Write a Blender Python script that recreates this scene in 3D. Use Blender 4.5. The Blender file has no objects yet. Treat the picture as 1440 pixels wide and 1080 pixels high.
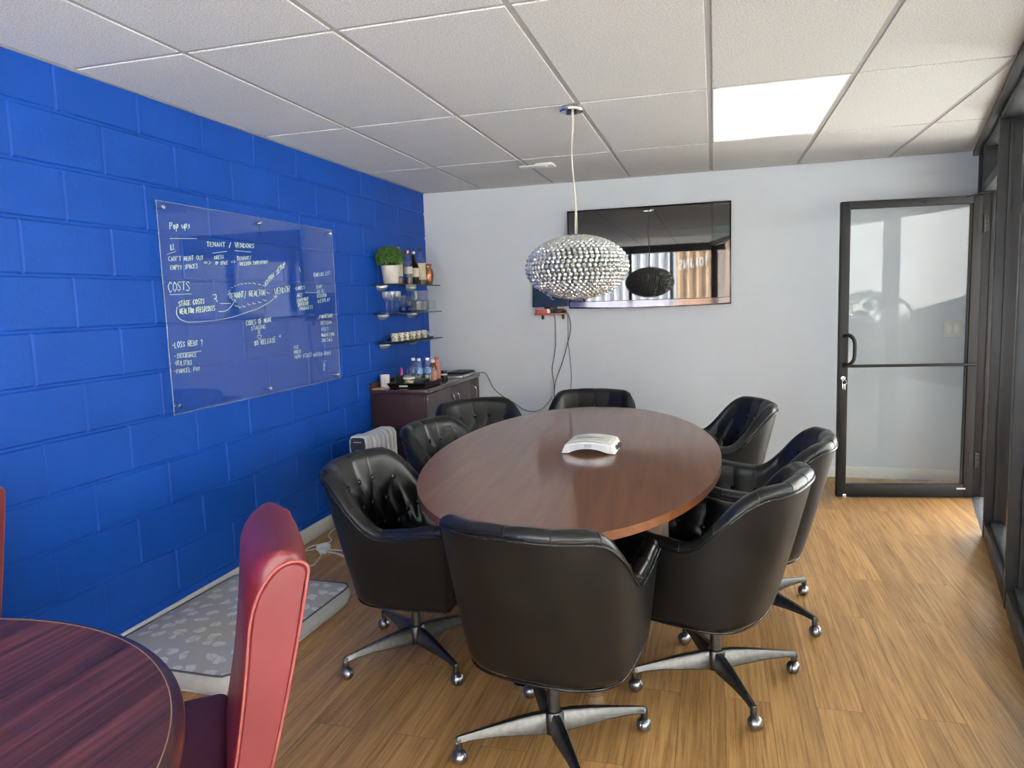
import bpy, bmesh, math, random
from math import sin, cos, pi, radians as R
from mathutils import Vector, Matrix

random.seed(7)
SC = bpy.context.scene
COL = SC.collection
CEIL = 2.335
YB = 3.784            # back wall
SKY = 6.5
SUN = 80.0
EXPOSURE = 0.84
YF = -4.0             # glazed front wall behind the camera


def wall_x(y):        # inner line of the slanted glazed wall on the right
    return 4.02 - 0.233 * (3.311 - y)


WD = Vector((-0.2269, -0.9739, 0))      # along the glazed wall, towards the viewer
WN = Vector((0.9739, -0.2269, 0))       # out of the room

# ------------------------------------------------------------------ materials


class NT:
    def __init__(self, name):
        self.m = bpy.data.materials.new(name)
        self.m.use_nodes = True
        self.t = self.m.node_tree
        self.t.nodes.clear()
        self.out = self.n('ShaderNodeOutputMaterial')

    def n(self, typ, **kw):
        x = self.t.nodes.new(typ)
        for k, v in kw.items():
            if k.startswith('_'):
                setattr(x, k[1:], v)
            else:
                x.inputs[k.replace('__', ' ')].default_value = v
        return x

    def l(self, a, b):
        self.t.links.new(a, b)

    def coord(self, scale=(1, 1, 1), rot=(0, 0, 0), loc=(0, 0, 0), kind='Object'):
        tc = self.n('ShaderNodeTexCoord')
        mp = self.n('ShaderNodeMapping')
        mp.inputs['Scale'].default_value = scale
        mp.inputs['Rotation'].default_value = rot
        mp.inputs['Location'].default_value = loc
        self.l(tc.outputs[kind], mp.inputs['Vector'])
        return mp.outputs['Vector']

    def ramp(self, fac, stops):
        r = self.n('ShaderNodeValToRGB')
        e = r.color_ramp.elements
        while len(e) < len(stops):
            e.new(0.5)
        for i, (p, c) in enumerate(stops):
            e[i].position = p
            e[i].color = (*c, 1)
        self.l(fac, r.inputs['Fac'])
        return r.outputs['Color']

    def mix(self, fac, a, b, mode='MIX'):
        x = self.n('ShaderNodeMix', _data_type='RGBA', _blend_type=mode)
        for s, v in ((0, fac), (6, a), (7, b)):
            if hasattr(v, 'is_output'):
                self.l(v, x.inputs[s])
            elif s == 0:
                x.inputs[s].default_value = v
            else:
                x.inputs[s].default_value = (*v, 1)
        return x.outputs[2]


def srgb(r, g, b):
    f = lambda c: (c / 255 / 12.92) if c / 255 <= 0.04045 else ((c / 255 + 0.055) / 1.055) ** 2.4
    return (f(r), f(g), f(b))


def plain(name, col, rough=0.5, metal=0.0, var=0.06, scale=30.0, bump=0.0, bscale=200.0, coat=0.0, spec=0.5, stretch=(1, 1, 1), detail=4.0, trans=0.0, ior=1.45, coat_rough=0.1):
    """Principled surface whose colour and gloss wander a little with noise."""
    k = NT(name)
    p = k.n('ShaderNodeBsdfPrincipled')
    v = k.coord(stretch)
    nz = k.n('ShaderNodeTexNoise', Scale=scale, Detail=detail)
    k.l(v, nz.inputs['Vector'])
    lo = tuple(max(0, c * (1 - var)) for c in col)
    hi = tuple(min(1, c * (1 + var)) for c in col)
    k.l(k.ramp(nz.outputs['Fac'], [(0.3, lo), (0.7, hi)]), p.inputs['Base Color'])
    p.inputs['Roughness'].default_value = rough
    p.inputs['Metallic'].default_value = metal
    p.inputs['Coat Weight'].default_value = coat
    p.inputs['Coat Roughness'].default_value = coat_rough
    p.inputs['Specular IOR Level'].default_value = spec
    p.inputs['Transmission Weight'].default_value = trans
    p.inputs['IOR'].default_value = ior
    if bump:
        nb = k.n('ShaderNodeTexNoise', Scale=bscale, Detail=3.0)
        k.l(v, nb.inputs['Vector'])
        b = k.n('ShaderNodeBump', Strength=bump, Distance=0.002)
        k.l(nb.outputs['Fac'], b.inputs['Height'])
        k.l(b.outputs['Normal'], p.inputs['Normal'])
    k.l(p.outputs['BSDF'], k.out.inputs['Surface'])
    return k.m


def glass(name, tint=(1, 1, 1), ior=1.45, rough=0.0, haze=0.0, haze_col=(0.8, 0.85, 0.9)):
    """Thin clear glass: fresnel mix of mirror and see-through, a little diffuse mixed in."""
    k = NT(name)
    tr = k.n('ShaderNodeBsdfTransparent', Color=(*tint, 1))
    gl = k.n('ShaderNodeBsdfGlossy', Roughness=rough)
    ge = k.n('ShaderNodeNewGeometry')
    im = k.n('ShaderNodeMapRange')
    im.inputs['To Min'].default_value = ior
    im.inputs['To Max'].default_value = 1 / ior
    k.l(ge.outputs['Backfacing'], im.inputs['Value'])
    fr = k.n('ShaderNodeFresnel')
    k.l(im.outputs[0], fr.inputs['IOR'])
    mx = k.n('ShaderNodeMixShader')
    k.l(fr.outputs[0], mx.inputs[0])
    k.l(tr.outputs[0], mx.inputs[1])
    k.l(gl.outputs[0], mx.inputs[2])
    last = mx.outputs[0]
    if haze:
        df = k.n('ShaderNodeBsdfDiffuse', Color=(*haze_col, 1))
        nz = k.n('ShaderNodeTexNoise', Scale=3.0, Detail=3.0)
        k.l(k.coord(), nz.inputs['Vector'])
        mr = k.n('ShaderNodeMapRange')
        mr.inputs['To Min'].default_value = haze * 0.8
        mr.inputs['To Max'].default_value = haze * 1.2
        k.l(nz.outputs['Fac'], mr.inputs['Value'])
        m2 = k.n('ShaderNodeMixShader')
        k.l(mr.outputs[0], m2.inputs[0])
        k.l(last, m2.inputs[1])
        k.l(df.outputs[0], m2.inputs[2])
        last = m2.outputs[0]
    k.l(last, k.out.inputs['Surface'])
    return k.m


def emit(name, col, strength):
    k = NT(name)
    e = k.n('ShaderNodeEmission', Color=(*col, 1), Strength=strength)
    nz = k.n('ShaderNodeTexNoise', Scale=2.0)
    k.l(k.coord(), nz.inputs['Vector'])
    k.l(k.ramp(nz.outputs['Fac'], [(0.3, tuple(c * 0.97 for c in col)), (0.7, col)]), e.inputs['Color'])
    k.l(e.outputs[0], k.out.inputs['Surface'])
    return k.m


def wood(name, dark, mid, light, scale=(1, 1, 1), rot=(0, 0, 0), rough=0.3, coat=0.0, coat_rough=0.05, fine=60.0, contrast=(0.3, 0.5, 0.7), warp=0.4, coat_ior=1.5, gloss=None):
    """Grain runs along the local Y of the mapped coordinates."""
    k = NT(name)
    p = k.n('ShaderNodeBsdfPrincipled')
    v = k.coord((scale[0], scale[1], scale[2]), rot)
    n1 = k.n('ShaderNodeTexNoise', Scale=fine, Detail=6.0, Roughness=0.65, Distortion=warp)
    k.l(v, n1.inputs['Vector'])
    c = k.ramp(n1.outputs['Fac'], [(contrast[0], dark), (contrast[1], mid), (contrast[2], light)])
    k.l(c, p.inputs['Base Color'])
    p.inputs['Roughness'].default_value = rough
    p.inputs['Coat Weight'].default_value = coat
    p.inputs['Coat Roughness'].default_value = coat_rough
    p.inputs['Coat IOR'].default_value = coat_ior
    if gloss:                                   # lacquer: (index, most it may reflect, roughness)
        fr = k.n('ShaderNodeFresnel', IOR=gloss[0])
        mn = k.n('ShaderNodeMath', _operation='MINIMUM')
        k.l(fr.outputs[0], mn.inputs[0])
        mn.inputs[1].default_value = gloss[1]
        gl = k.n('ShaderNodeBsdfGlossy', Roughness=gloss[2])
        mx = k.n('ShaderNodeMixShader')
        k.l(mn.outputs[0], mx.inputs[0])
        k.l(p.outputs['BSDF'], mx.inputs[1])
        k.l(gl.outputs[0], mx.inputs[2])
        k.l(mx.outputs[0], k.out.inputs['Surface'])
        return k.m
    k.l(p.outputs['BSDF'], k.out.inputs['Surface'])
    return k.m


def floor_mat():
    k = NT('oak_vinyl_planks')
    p = k.n('ShaderNodeBsdfPrincipled', Roughness=0.42)
    v = k.coord((1, 1, 1), (0, 0, R(90)))           # bricks run along world Y
    bk = k.n('ShaderNodeTexBrick', Scale=1.0)
    bk.offset = 0.37
    bk.offset_frequency = 2
    bk.inputs['Color1'].default_value = (0.0, 0.0, 0.0, 1)
    bk.inputs['Color2'].default_value = (1.0, 1.0, 1.0, 1)
    bk.inputs['Mortar'].default_value = (0.5, 0.5, 0.5, 1)
    bk.inputs['Mortar Size'].default_value = 0.0011
    bk.inputs['Mortar Smooth'].default_value = 0.1
    bk.inputs['Brick Width'].default_value = 1.22
    bk.inputs['Row Height'].default_value = 0.15
    k.l(v, bk.inputs['Vector'])
    # grain, shifted per plank
    tc = k.n('ShaderNodeTexCoord')
    sp = k.n('ShaderNodeVectorMath', _operation='MULTIPLY_ADD')
    k.l(bk.outputs['Color'], sp.inputs[0])
    sp.inputs[1].default_value = (7.3, 5.1, 3.0)
    k.l(tc.outputs['Object'], sp.inputs[2])
    mp = k.n('ShaderNodeMapping')
    mp.inputs['Scale'].default_value = (1.0, 0.028, 1.0)
    k.l(sp.outputs[0], mp.inputs['Vector'])
    g1 = k.n('ShaderNodeTexNoise', Scale=105.0, Detail=7.0, Roughness=0.70, Distortion=0.2)
    k.l(mp.outputs[0], g1.inputs['Vector'])
    mp2 = k.n('ShaderNodeMapping')
    mp2.inputs['Scale'].default_value = (1.0, 0.055, 1.0)
    k.l(sp.outputs[0], mp2.inputs['Vector'])
    g2 = k.n('ShaderNodeTexNoise', Scale=17.0, Detail=4.0, Distortion=0.9)
    k.l(mp2.outputs[0], g2.inputs['Vector'])
    c1 = k.ramp(g1.outputs['Fac'], [(0.28, FL_DARK), (0.5, FL_MID), (0.74, FL_LIGHT)])
    c2 = k.ramp(g2.outputs['Fac'], [(0.36, (0.72, 0.68, 0.62)), (0.55, (1, 1, 1))])
    c = k.mix(0.8, c1, c2, 'MULTIPLY')
    tone = k.ramp(bk.outputs['Color'], [(0.0, (0.86, 0.84, 0.80)), (1.0, (1.08, 1.06, 1.02))])
    c = k.mix(1.0, c, tone, 'MULTIPLY')
    c = k.mix(bk.outputs['Fac'], c, (0.17, 0.09, 0.04))
    k.l(c, p.inputs['Base Color'])
    b = k.n('ShaderNodeBump', Strength=0.12, Distance=0.001)
    k.l(g1.outputs['Fac'], b.inputs['Height'])
    k.l(b.outputs['Normal'], p.inputs['Normal'])
    k.l(p.outputs['BSDF'], k.out.inputs['Surface'])
    return k.m


def tile_mat():
    k = NT('mineral_fibre_tile')
    p = k.n('ShaderNodeBsdfPrincipled', Roughness=0.95)
    p.inputs['Specular IOR Level'].default_value = 0.1
    v = k.coord()
    n1 = k.n('ShaderNodeTexNoise', Scale=170.0, Detail=4.0, Roughness=0.75)
    k.l(v, n1.inputs['Vector'])
    k.l(k.ramp(n1.outputs['Fac'], [(0.36, (0.55, 0.545, 0.53)), (0.5, (0.735, 0.73, 0.71)), (0.64, (0.92, 0.915, 0.895))]), p.inputs['Base Color'])
    b = k.n('ShaderNodeBump', Strength=0.5, Distance=0.003)
    k.l(n1.outputs['Fac'], b.inputs['Height'])
    k.l(b.outputs['Normal'], p.inputs['Normal'])
    k.l(p.outputs['BSDF'], k.out.inputs['Surface'])
    return k.m


def block_mat():
    k = NT('blue_painted_block')
    p = k.n('ShaderNodeBsdfPrincipled', Roughness=0.55)
    p.inputs['Specular IOR Level'].default_value = 0.28
    v = k.coord()
    n0 = k.n('ShaderNodeTexNoise', Scale=4.0, Detail=3.0)
    k.l(v, n0.inputs['Vector'])
    k.l(k.ramp(n0.outputs['Fac'], [(0.3, tuple(c * 0.94 for c in BLUE)), (0.7, tuple(c * 1.05 for c in BLUE))]), p.inputs['Base Color'])
    n1 = k.n('ShaderNodeTexNoise', Scale=75.0, Detail=5.0, Roughness=0.6)
    k.l(v, n1.inputs['Vector'])
    n2 = k.n('ShaderNodeTexNoise', Scale=22.0, Detail=2.0)
    k.l(v, n2.inputs['Vector'])
    ad = k.n('ShaderNodeMath', _operation='ADD')
    k.l(n1.outputs['Fac'], ad.inputs[0])
    k.l(n2.outputs['Fac'], ad.inputs[1])
    b = k.n('ShaderNodeBump', Strength=0.42, Distance=0.004)
    k.l(ad.outputs[0], b.inputs['Height'])
    k.l(b.outputs['Normal'], p.inputs['Normal'])
    k.l(p.outputs['BSDF'], k.out.inputs['Surface'])
    return k.m


def leather_mat(name, col, rough, bump=0.15, coat=0.3, spec=0.5, wear=None, var=0.25):
    k = NT(name)
    p = k.n('ShaderNodeBsdfPrincipled')
    v = k.coord()
    n0 = k.n('ShaderNodeTexNoise', Scale=7.0, Detail=4.0)
    k.l(v, n0.inputs['Vector'])
    k.l(k.ramp(n0.outputs['Fac'], [(0.3, tuple(c * (1 - var) for c in col)), (0.7, tuple(c * (1 + var) for c in col))]), p.inputs['Base Color'])
    mr = k.n('ShaderNodeMapRange')
    mr.inputs['To Min'].default_value = rough * 0.8
    mr.inputs['To Max'].default_value = rough * 1.25
    k.l(n0.outputs['Fac'], mr.inputs['Value'])
    k.l(mr.outputs[0], p.inputs['Roughness'])
    p.inputs['Coat Weight'].default_value = coat
    p.inputs['Coat Roughness'].default_value = 0.18
    p.inputs['Specular IOR Level'].default_value = spec
    n1 = k.n('ShaderNodeTexVoronoi', Scale=420.0)
    k.l(v, n1.inputs['Vector'])
    n2 = k.n('ShaderNodeTexNoise', Scale=28.0, Detail=3.0)
    k.l(v, n2.inputs['Vector'])
    ad = k.n('ShaderNodeMath', _operation='MULTIPLY_ADD')
    k.l(n2.outputs['Fac'], ad.inputs[0])
    ad.inputs[1].default_value = 0.9
    k.l(n1.outputs['Distance'], ad.inputs[2])
    b = k.n('ShaderNodeBump', Strength=bump, Distance=0.0015)
    k.l(ad.outputs[0], b.inputs['Height'])
    k.l(b.outputs['Normal'], p.inputs['Normal'])
    k.l(p.outputs['BSDF'], k.out.inputs['Surface'])
    return k.m


def damask_mat():
    """Grey woven cushion cover with rows of pale blossoms and curling stems."""
    k = NT('damask_fabric')
    p = k.n('ShaderNodeBsdfPrincipled', Roughness=0.85)
    p.inputs['Specular IOR Level'].default_value = 0.2
    v = k.coord((1, 1, 0))
    wn = k.n('ShaderNodeTexNoise', Scale=26.0, Detail=3.0)
    k.l(v, wn.inputs['Vector'])
    wa = k.n('ShaderNodeVectorMath', _operation='MULTIPLY_ADD')
    k.l(wn.outputs['Color'], wa.inputs[0])
    wa.inputs[1].default_value = (0.075, 0.075, 0)
    k.l(v, wa.inputs[2])
    vo = k.n('ShaderNodeTexVoronoi', Scale=12.0, Randomness=0.6, _voronoi_dimensions='2D')
    k.l(wa.outputs[0], vo.inputs['Vector'])
    v2 = k.n('ShaderNodeTexVoronoi', Scale=19.0, Randomness=0.8, _feature='DISTANCE_TO_EDGE', _voronoi_dimensions='2D')
    k.l(wa.outputs[0], v2.inputs['Vector'])
    blossom = k.ramp(vo.outputs['Distance'], [(0.0, (1, 1, 1)), (0.26, (1, 1, 1)), (0.31, (0, 0, 0)), (1.0, (0, 0, 0))])
    stem = k.ramp(v2.outputs['Distance'], [(0.0, (1, 1, 1)), (0.045, (1, 1, 1)), (0.10, (0, 0, 0)), (1.0, (0, 0, 0))])
    big = k.n('ShaderNodeTexNoise', Scale=3.0, Detail=1.0)
    k.l(v, big.inputs['Vector'])
    base = k.ramp(big.outputs['Fac'], [(0.4, (0.45, 0.45, 0.46)), (0.65, (0.48, 0.465, 0.37))])
    c = k.mix(stem, base, (0.55, 0.55, 0.55))
    c2 = k.ramp(big.outputs['Fac'], [(0.4, (0.72, 0.72, 0.73)), (0.65, (0.73, 0.70, 0.57))])
    c = k.mix(blossom, c, c2)
    inner = k.ramp(v2.outputs['Distance'], [(0.0, (0.80, 0.80, 0.80)), (0.12, (1, 1, 1)), (1.0, (1, 1, 1))])
    c = k.mix(1.0, c, inner, 'MULTIPLY')
    k.l(c, p.inputs['Base Color'])
    th = k.n('ShaderNodeTexNoise', Scale=500.0)
    k.l(v, th.inputs['Vector'])
    b = k.n('ShaderNodeBump', Strength=0.2, Distance=0.001)
    k.l(th.outputs['Fac'], b.inputs['Height'])
    k.l(b.outputs['Normal'], p.inputs['Normal'])
    k.l(p.outputs['BSDF'], k.out.inputs['Surface'])
    return k.m


def spot_mat(name, base, spot, scale, thr=0.30, rough=0.25):
    k = NT(name)
    p = k.n('ShaderNodeBsdfPrincipled', Roughness=rough)
    vo = k.n('ShaderNodeTexVoronoi', Scale=scale)
    k.l(k.coord(), vo.inputs['Vector'])
    k.l(k.ramp(vo.outputs['Distance'], [(0.0, spot), (thr, spot), (thr + 0.04, base), (1.0, base)]), p.inputs['Base Color'])
    k.l(p.outputs['BSDF'], k.out.inputs['Surface'])
    return k.m


FL_DARK, FL_MID, FL_LIGHT = (0.20, 0.094, 0.030), (0.47, 0.262, 0.098), (0.62, 0.385, 0.162)
BLUE = (0.0015, 0.070, 0.42)

M = {}
M['floor'] = floor_mat()
M['tile'] = tile_mat()
M['block'] = block_mat()
M['tbar'] = plain('grey_painted_tee', (0.47, 0.465, 0.45), 0.8, var=0.03, spec=0.1)
M['wall'] = plain('pale_grey_paint', (0.62, 0.665, 0.715), 0.6, var=0.02, scale=3, bump=0.08, bscale=300)
M['trim'] = plain('white_trim_paint', (0.78, 0.77, 0.73), 0.4, var=0.03)
M['leather'] = leather_mat('black_leather', (0.006, 0.006, 0.0065), 0.30, 0.08, 0.14, 0.42)
M['leather_back'] = leather_mat('black_leather_outside', (0.0078, 0.0066, 0.0060), 0.42, 0.10, 0.03, 0.32)
M['piping'] = plain('black_welt', (0.011, 0.011, 0.012), 0.25, var=0.2)
M['alu'] = plain('cast_aluminium', (0.135, 0.132, 0.127), 0.38, 1.0, var=0.15, scale=60, bump=0.06)
M['chrome'] = plain('chrome', (0.78, 0.78, 0.79), 0.10, 1.0, var=0.03)
M['caster'] = plain('caster_steel', (0.30, 0.30, 0.32), 0.28, 1.0, var=0.1)
M['black'] = plain('black_plastic', (0.012, 0.012, 0.013), 0.35, var=0.1)
M['rubber'] = plain('dark_rubber', (0.02, 0.02, 0.02), 0.6, var=0.1)
M['button'] = plain('leather_button', (0.012, 0.012, 0.012), 0.15, var=0.1)
M['tabletop'] = wood('cherry_veneer', (0.135, 0.038, 0.008), (0.180, 0.056, 0.013), (0.225, 0.077, 0.020), (1, 0.06, 1), (0, 0, R(4)), 0.45, 0.0, 0.1, 30.0, (0.3, 0.5, 0.72), gloss=(1.55, 0.5, 0.12))
M['tableedge'] = wood('cherry_edge', (0.13, 0.035, 0.014), (0.18, 0.052, 0.022), (0.22, 0.07, 0.03), (1, 1, 0.3), (0, 0, 0), 0.25, 0.4, 0.08, 20.0)
M['espresso'] = wood('espresso_laminate', (0.036, 0.012, 0.014), (0.046, 0.016, 0.018), (0.058, 0.021, 0.023), (1, 1, 0.05), (0, 0, 0), 0.60, 0.0, 0.1, 60.0)
M['espresso_front'] = wood('espresso_door', (0.060, 0.046, 0.048), (0.072, 0.056, 0.058), (0.085, 0.068, 0.070), (1, 1, 0.08), (0, 0, 0), 0.45, 0.0, 0.1, 60.0)
M['espresso_top'] = wood('espresso_top', (0.05, 0.028, 0.026), (0.065, 0.036, 0.034), (0.08, 0.046, 0.044), (1, 0.08, 1), (0, 0, 0), 0.16, 0.4, 0.05, 50.0)
M['mahogany'] = wood('striped_mahogany', (0.014, 0.0035, 0.004), (0.085, 0.021, 0.021), (0.185, 0.055, 0.050), (1, 0.03, 1), (0, 0, R(59.4)), 0.50, 0.0, 0.15, 42.0, (0.34, 0.5, 0.66), 0.5)
M['mahogany_edge'] = wood('mahogany_edge', (0.030, 0.009, 0.008), (0.045, 0.013, 0.011), (0.06, 0.019, 0.016), (1, 1, 0.3), (0, 0, 0), 0.28, 0.3, 0.1, 20.0)
M['gold_line'] = plain('inlay_line', (0.30, 0.17, 0.10), 0.4)
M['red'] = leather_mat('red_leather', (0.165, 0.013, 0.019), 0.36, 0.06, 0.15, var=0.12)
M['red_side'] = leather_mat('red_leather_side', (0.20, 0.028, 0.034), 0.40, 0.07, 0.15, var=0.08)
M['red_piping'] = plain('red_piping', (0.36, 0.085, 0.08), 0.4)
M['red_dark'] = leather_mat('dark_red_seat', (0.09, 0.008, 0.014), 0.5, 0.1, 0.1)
M['darkwood'] = plain('dark_wood_leg', (0.03, 0.012, 0.01), 0.35)
M['frame'] = plain('dark_bronze_aluminium', (0.030, 0.030, 0.032), 0.42, 0.3, var=0.08)
M['door_frame'] = plain('black_anodised_aluminium', (0.006, 0.006, 0.006), 0.5, 0.0, var=0.08)
M['sill'] = plain('threshold_aluminium', (0.42, 0.43, 0.44), 0.4, 0.8, var=0.05)
M['pane'] = glass('window_glass', (0.93, 0.95, 0.94), 1.45)
M['door_pane'] = glass('door_glass', (0.94, 0.96, 0.96), 1.38, 0.0, 0.03, (0.8, 0.85, 0.83))
M['board'] = glass('clear_board', (0.96, 0.975, 0.985), 1.5, 0.0, 0.008, (0.6, 0.7, 0.85))
M['board_edge'] = glass('board_edge', (0.75, 0.85, 0.88), 1.5, 0.1, 0.2, (0.6, 0.75, 0.8))
M['ink'] = plain('pale_marker_ink', (0.62, 0.78, 0.64), 0.6, var=0.05)
M['shelf_glass'] = glass('shelf_glass', (0.82, 0.90, 0.88), 1.5, 0.0, 0.05, (0.5, 0.65, 0.6))
M['shelf_edge'] = plain('shelf_glass_edge', (0.02, 0.05, 0.045), 0.1, var=0.1)
M['clear'] = glass('clear_glassware', (0.96, 0.975, 0.98), 1.65, 0.02, 0.035, (0.85, 0.9, 0.95))
M['cobalt'] = plain('cobalt_glass', (0.005, 0.02, 0.22), 0.08, var=0.1, coat=0.5)
M['pet'] = glass('clear_bottle', (0.94, 0.96, 0.97), 1.65, 0.03, 0.05, (0.75, 0.82, 0.88))
M['screen'] = plain('tv_screen', (0.010, 0.008, 0.0075), 0.02, var=0.05, ior=1.85)
M['bezel'] = plain('tv_bezel', (0.022, 0.013, 0.018), 0.10, 0.4, var=0.05)
M['tvchin'] = plain('tv_chin', (0.13, 0.12, 0.13), 0.06, 0.9, var=0.05)
M['white_plastic'] = plain('white_plastic', (0.80, 0.81, 0.78), 0.35, var=0.03)
M['grey_plastic'] = plain('grey_plastic', (0.36, 0.37, 0.38), 0.4, var=0.03)
M['silver'] = plain('silver_paint', (0.55, 0.56, 0.57), 0.3, 0.6, var=0.04)
M['heater'] = plain('heater_enamel', (0.74, 0.75, 0.75), 0.28, var=0.02)
M['charcoal'] = plain('charcoal_plastic', (0.045, 0.05, 0.065), 0.25, var=0.05)
M['bead'] = plain('crystal_bead', (0.70, 0.72, 0.70), 0.07, 0.75, var=0.25, scale=90, coat=0.5, coat_rough=0.02)
M['wire'] = plain('lamp_wire', (0.10, 0.10, 0.095), 0.3, 0.7)
M['bead_gap'] = plain('bead_gap_shade', (0.085, 0.09, 0.085), 0.6)
M['cord_clear'] = plain('ivory_cord', (0.62, 0.58, 0.46), 0.35)
M['cord_black'] = plain('black_cord', (0.02, 0.02, 0.022), 0.5)
M['cord_white'] = plain('white_cord', (0.70, 0.67, 0.60), 0.5)
M['led'] = emit('led_panel', (0.82, 1.0, 0.94), 0.72)
M['damask'] = damask_mat()
M['cushion_side'] = plain('grey_cushion_band', (0.46, 0.47, 0.48), 0.8, var=0.05, bump=0.2)
M['cushion_pipe'] = plain('cushion_piping', (0.10, 0.11, 0.13), 0.8)
M['pot'] = plain('white_ceramic_pot', (0.70, 0.66, 0.58), 0.3, var=0.06, scale=25, bump=0.2, bscale=40)
M['leaf'] = plain('green_leaf', (0.08, 0.185, 0.026), 0.45, var=0.7, scale=90)
M['leaf_dark'] = plain('dark_green_leaf', (0.02, 0.06, 0.014), 0.4, var=0.4, scale=20)
M['foliage_core'] = plain('foliage_core_shade', (0.03, 0.025, 0.015), 0.9)
M['copper'] = plain('copper', (0.50, 0.20, 0.11), 0.25, 0.75, var=0.2, scale=20)
M['amber'] = plain('amber_spirit', (0.32, 0.13, 0.03), 0.08, var=0.2, scale=10)
M['brown_spirit'] = plain('brown_spirit', (0.10, 0.05, 0.025), 0.08, var=0.2, scale=10)
M['dark_bottle'] = plain('dark_bottle_glass', (0.02, 0.014, 0.010), 0.06, var=0.2)
M['paper'] = plain('cream_label', (0.66, 0.60, 0.44), 0.6, var=0.12, scale=90)
M['cream'] = plain('cream_plastic', (0.74, 0.73, 0.66), 0.4)
M['cup'] = spot_mat('cup_print', (0.72, 0.70, 0.58), (0.04, 0.045, 0.04), 70.0, 0.34)
M['tray'] = plain('dark_tray', (0.016, 0.013, 0.012), 0.3)
M['kraft'] = plain('kraft_paper', (0.36, 0.24, 0.14), 0.8)
M['mug'] = plain('white_mug', (0.76, 0.76, 0.76), 0.2)
M['mug_ink'] = plain('mug_print', (0.35, 0.38, 0.42), 0.4)
M['pink'] = plain('pink_plastic', (0.75, 0.05, 0.30), 0.3)
M['purple'] = plain('purple_plastic', (0.16, 0.05, 0.30), 0.3)
M['dark_green'] = plain('dark_green_cup', (0.02, 0.035, 0.03), 0.3)
M['olive'] = plain('olive_tin', (0.26, 0.25, 0.07), 0.4, var=0.3, scale=60)
M['yellow_sachet'] = plain('yellow_sachets', (0.55, 0.50, 0.20), 0.6, var=0.4, scale=80)
M['water_label'] = plain('blue_water_label', (0.10, 0.26, 0.52), 0.4, var=0.1, scale=40)
M['white_ink'] = plain('white_ink', (0.80, 0.82, 0.85), 0.5)
M['navy'] = plain('navy_label', (0.02, 0.05, 0.18), 0.4)
M['tea'] = plain('tea_liquid', (0.16, 0.055, 0.03), 0.12, var=0.2)
M['peach_label'] = plain('peach_label', (0.52, 0.22, 0.16), 0.5, var=0.4, scale=70)
M['grey_key'] = plain('grey_keys', (0.10, 0.10, 0.11), 0.5)
M['tablet'] = plain('tablet_screen', (0.012, 0.035, 0.085), 0.08, var=0.3, scale=8)
M['tablet_glow'] = plain('pale_screen_mark', (0.25, 0.36, 0.50), 0.3)
M['orange_wood'] = plain('orange_wood', (0.40, 0.15, 0.05), 0.5, var=0.15)
M['red_cover'] = plain('red_cover', (0.55, 0.07, 0.07), 0.4)
M['ivory'] = plain('ivory_switch', (0.70, 0.66, 0.52), 0.35)
M['concrete'] = plain('pavement', (0.52, 0.50, 0.46), 0.9, var=0.12, scale=1.5)
M['container'] = plain('tan_sheet_metal', (0.33, 0.21, 0.135), 0.6, var=0.1, scale=2)
M['greycont'] = plain('grey_sheet_metal', (0.42, 0.42, 0.46), 0.6, var=0.06, scale=2)
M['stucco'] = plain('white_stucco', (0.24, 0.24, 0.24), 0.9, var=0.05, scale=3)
M['vinyl'] = plain('white_vinyl', (0.82, 0.82, 0.82), 0.5)

# ------------------------------------------------------------------ mesh helpers


def finish(name, bm, mat, parent=None, angle=38, label=None, loc=None):
    me = bpy.data.meshes.new(name)
    bmesh.ops.recalc_face_normals(bm, faces=bm.faces)
    bm.to_mesh(me)
    bm.free()
    if angle:
        me.shade_smooth()
        me.set_sharp_from_angle(angle=R(angle))
    if mat:
        me.materials.append(mat)
    o = bpy.data.objects.new(name, me)
    COL.objects.link(o)
    if parent:
        o.parent = parent
    if loc:
        o.location = loc
    if label:
        o['label'] = label
    return o


def box(bm, lo, hi, bev=0.0, seg=2, mtx=None):
    t = bmesh.new()
    c = [(a + b) / 2 for a, b in zip(lo, hi)]
    s = [abs(b - a) for a, b in zip(lo, hi)]
    bmesh.ops.create_cube(t, size=1.0, matrix=Matrix.Translation(c) @ Matrix.Diagonal((*s, 1)))
    if bev:
        bmesh.ops.bevel(t, geom=t.edges[:], offset=min(bev, min(s) * 0.49), segments=seg, profile=0.5, affect='EDGES')
    merge(bm, t, mtx)


def merge(bm, t, mtx=None):
    if mtx:
        t.transform(mtx)
    me = bpy.data.meshes.new('tmp')
    t.to_mesh(me)
    t.free()
    bm.from_mesh(me)
    bpy.data.meshes.remove(me)


def prism(bm, poly, z0, z1, bev=0.0, seg=2, mtx=None):
    """Extrude a closed outline of (x, y) from z0 to z1."""
    t = bmesh.new()
    lo = [t.verts.new((x, y, z0)) for x, y in poly]
    hi = [t.verts.new((x, y, z1)) for x, y in poly]
    n = len(poly)
    t.faces.new(lo[::-1])
    t.faces.new(hi)
    caps = []
    for i in range(n):
        t.faces.new((lo[i], lo[(i + 1) % n], hi[(i + 1) % n], hi[i]))
    if bev:
        ed = [e for e in t.edges if abs(e.verts[0].co.z - e.verts[1].co.z) < 1e-6]
        bmesh.ops.bevel(t, geom=ed, offset=bev, segments=seg, profile=0.5, affect='EDGES')
    merge(bm, t, mtx)


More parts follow.
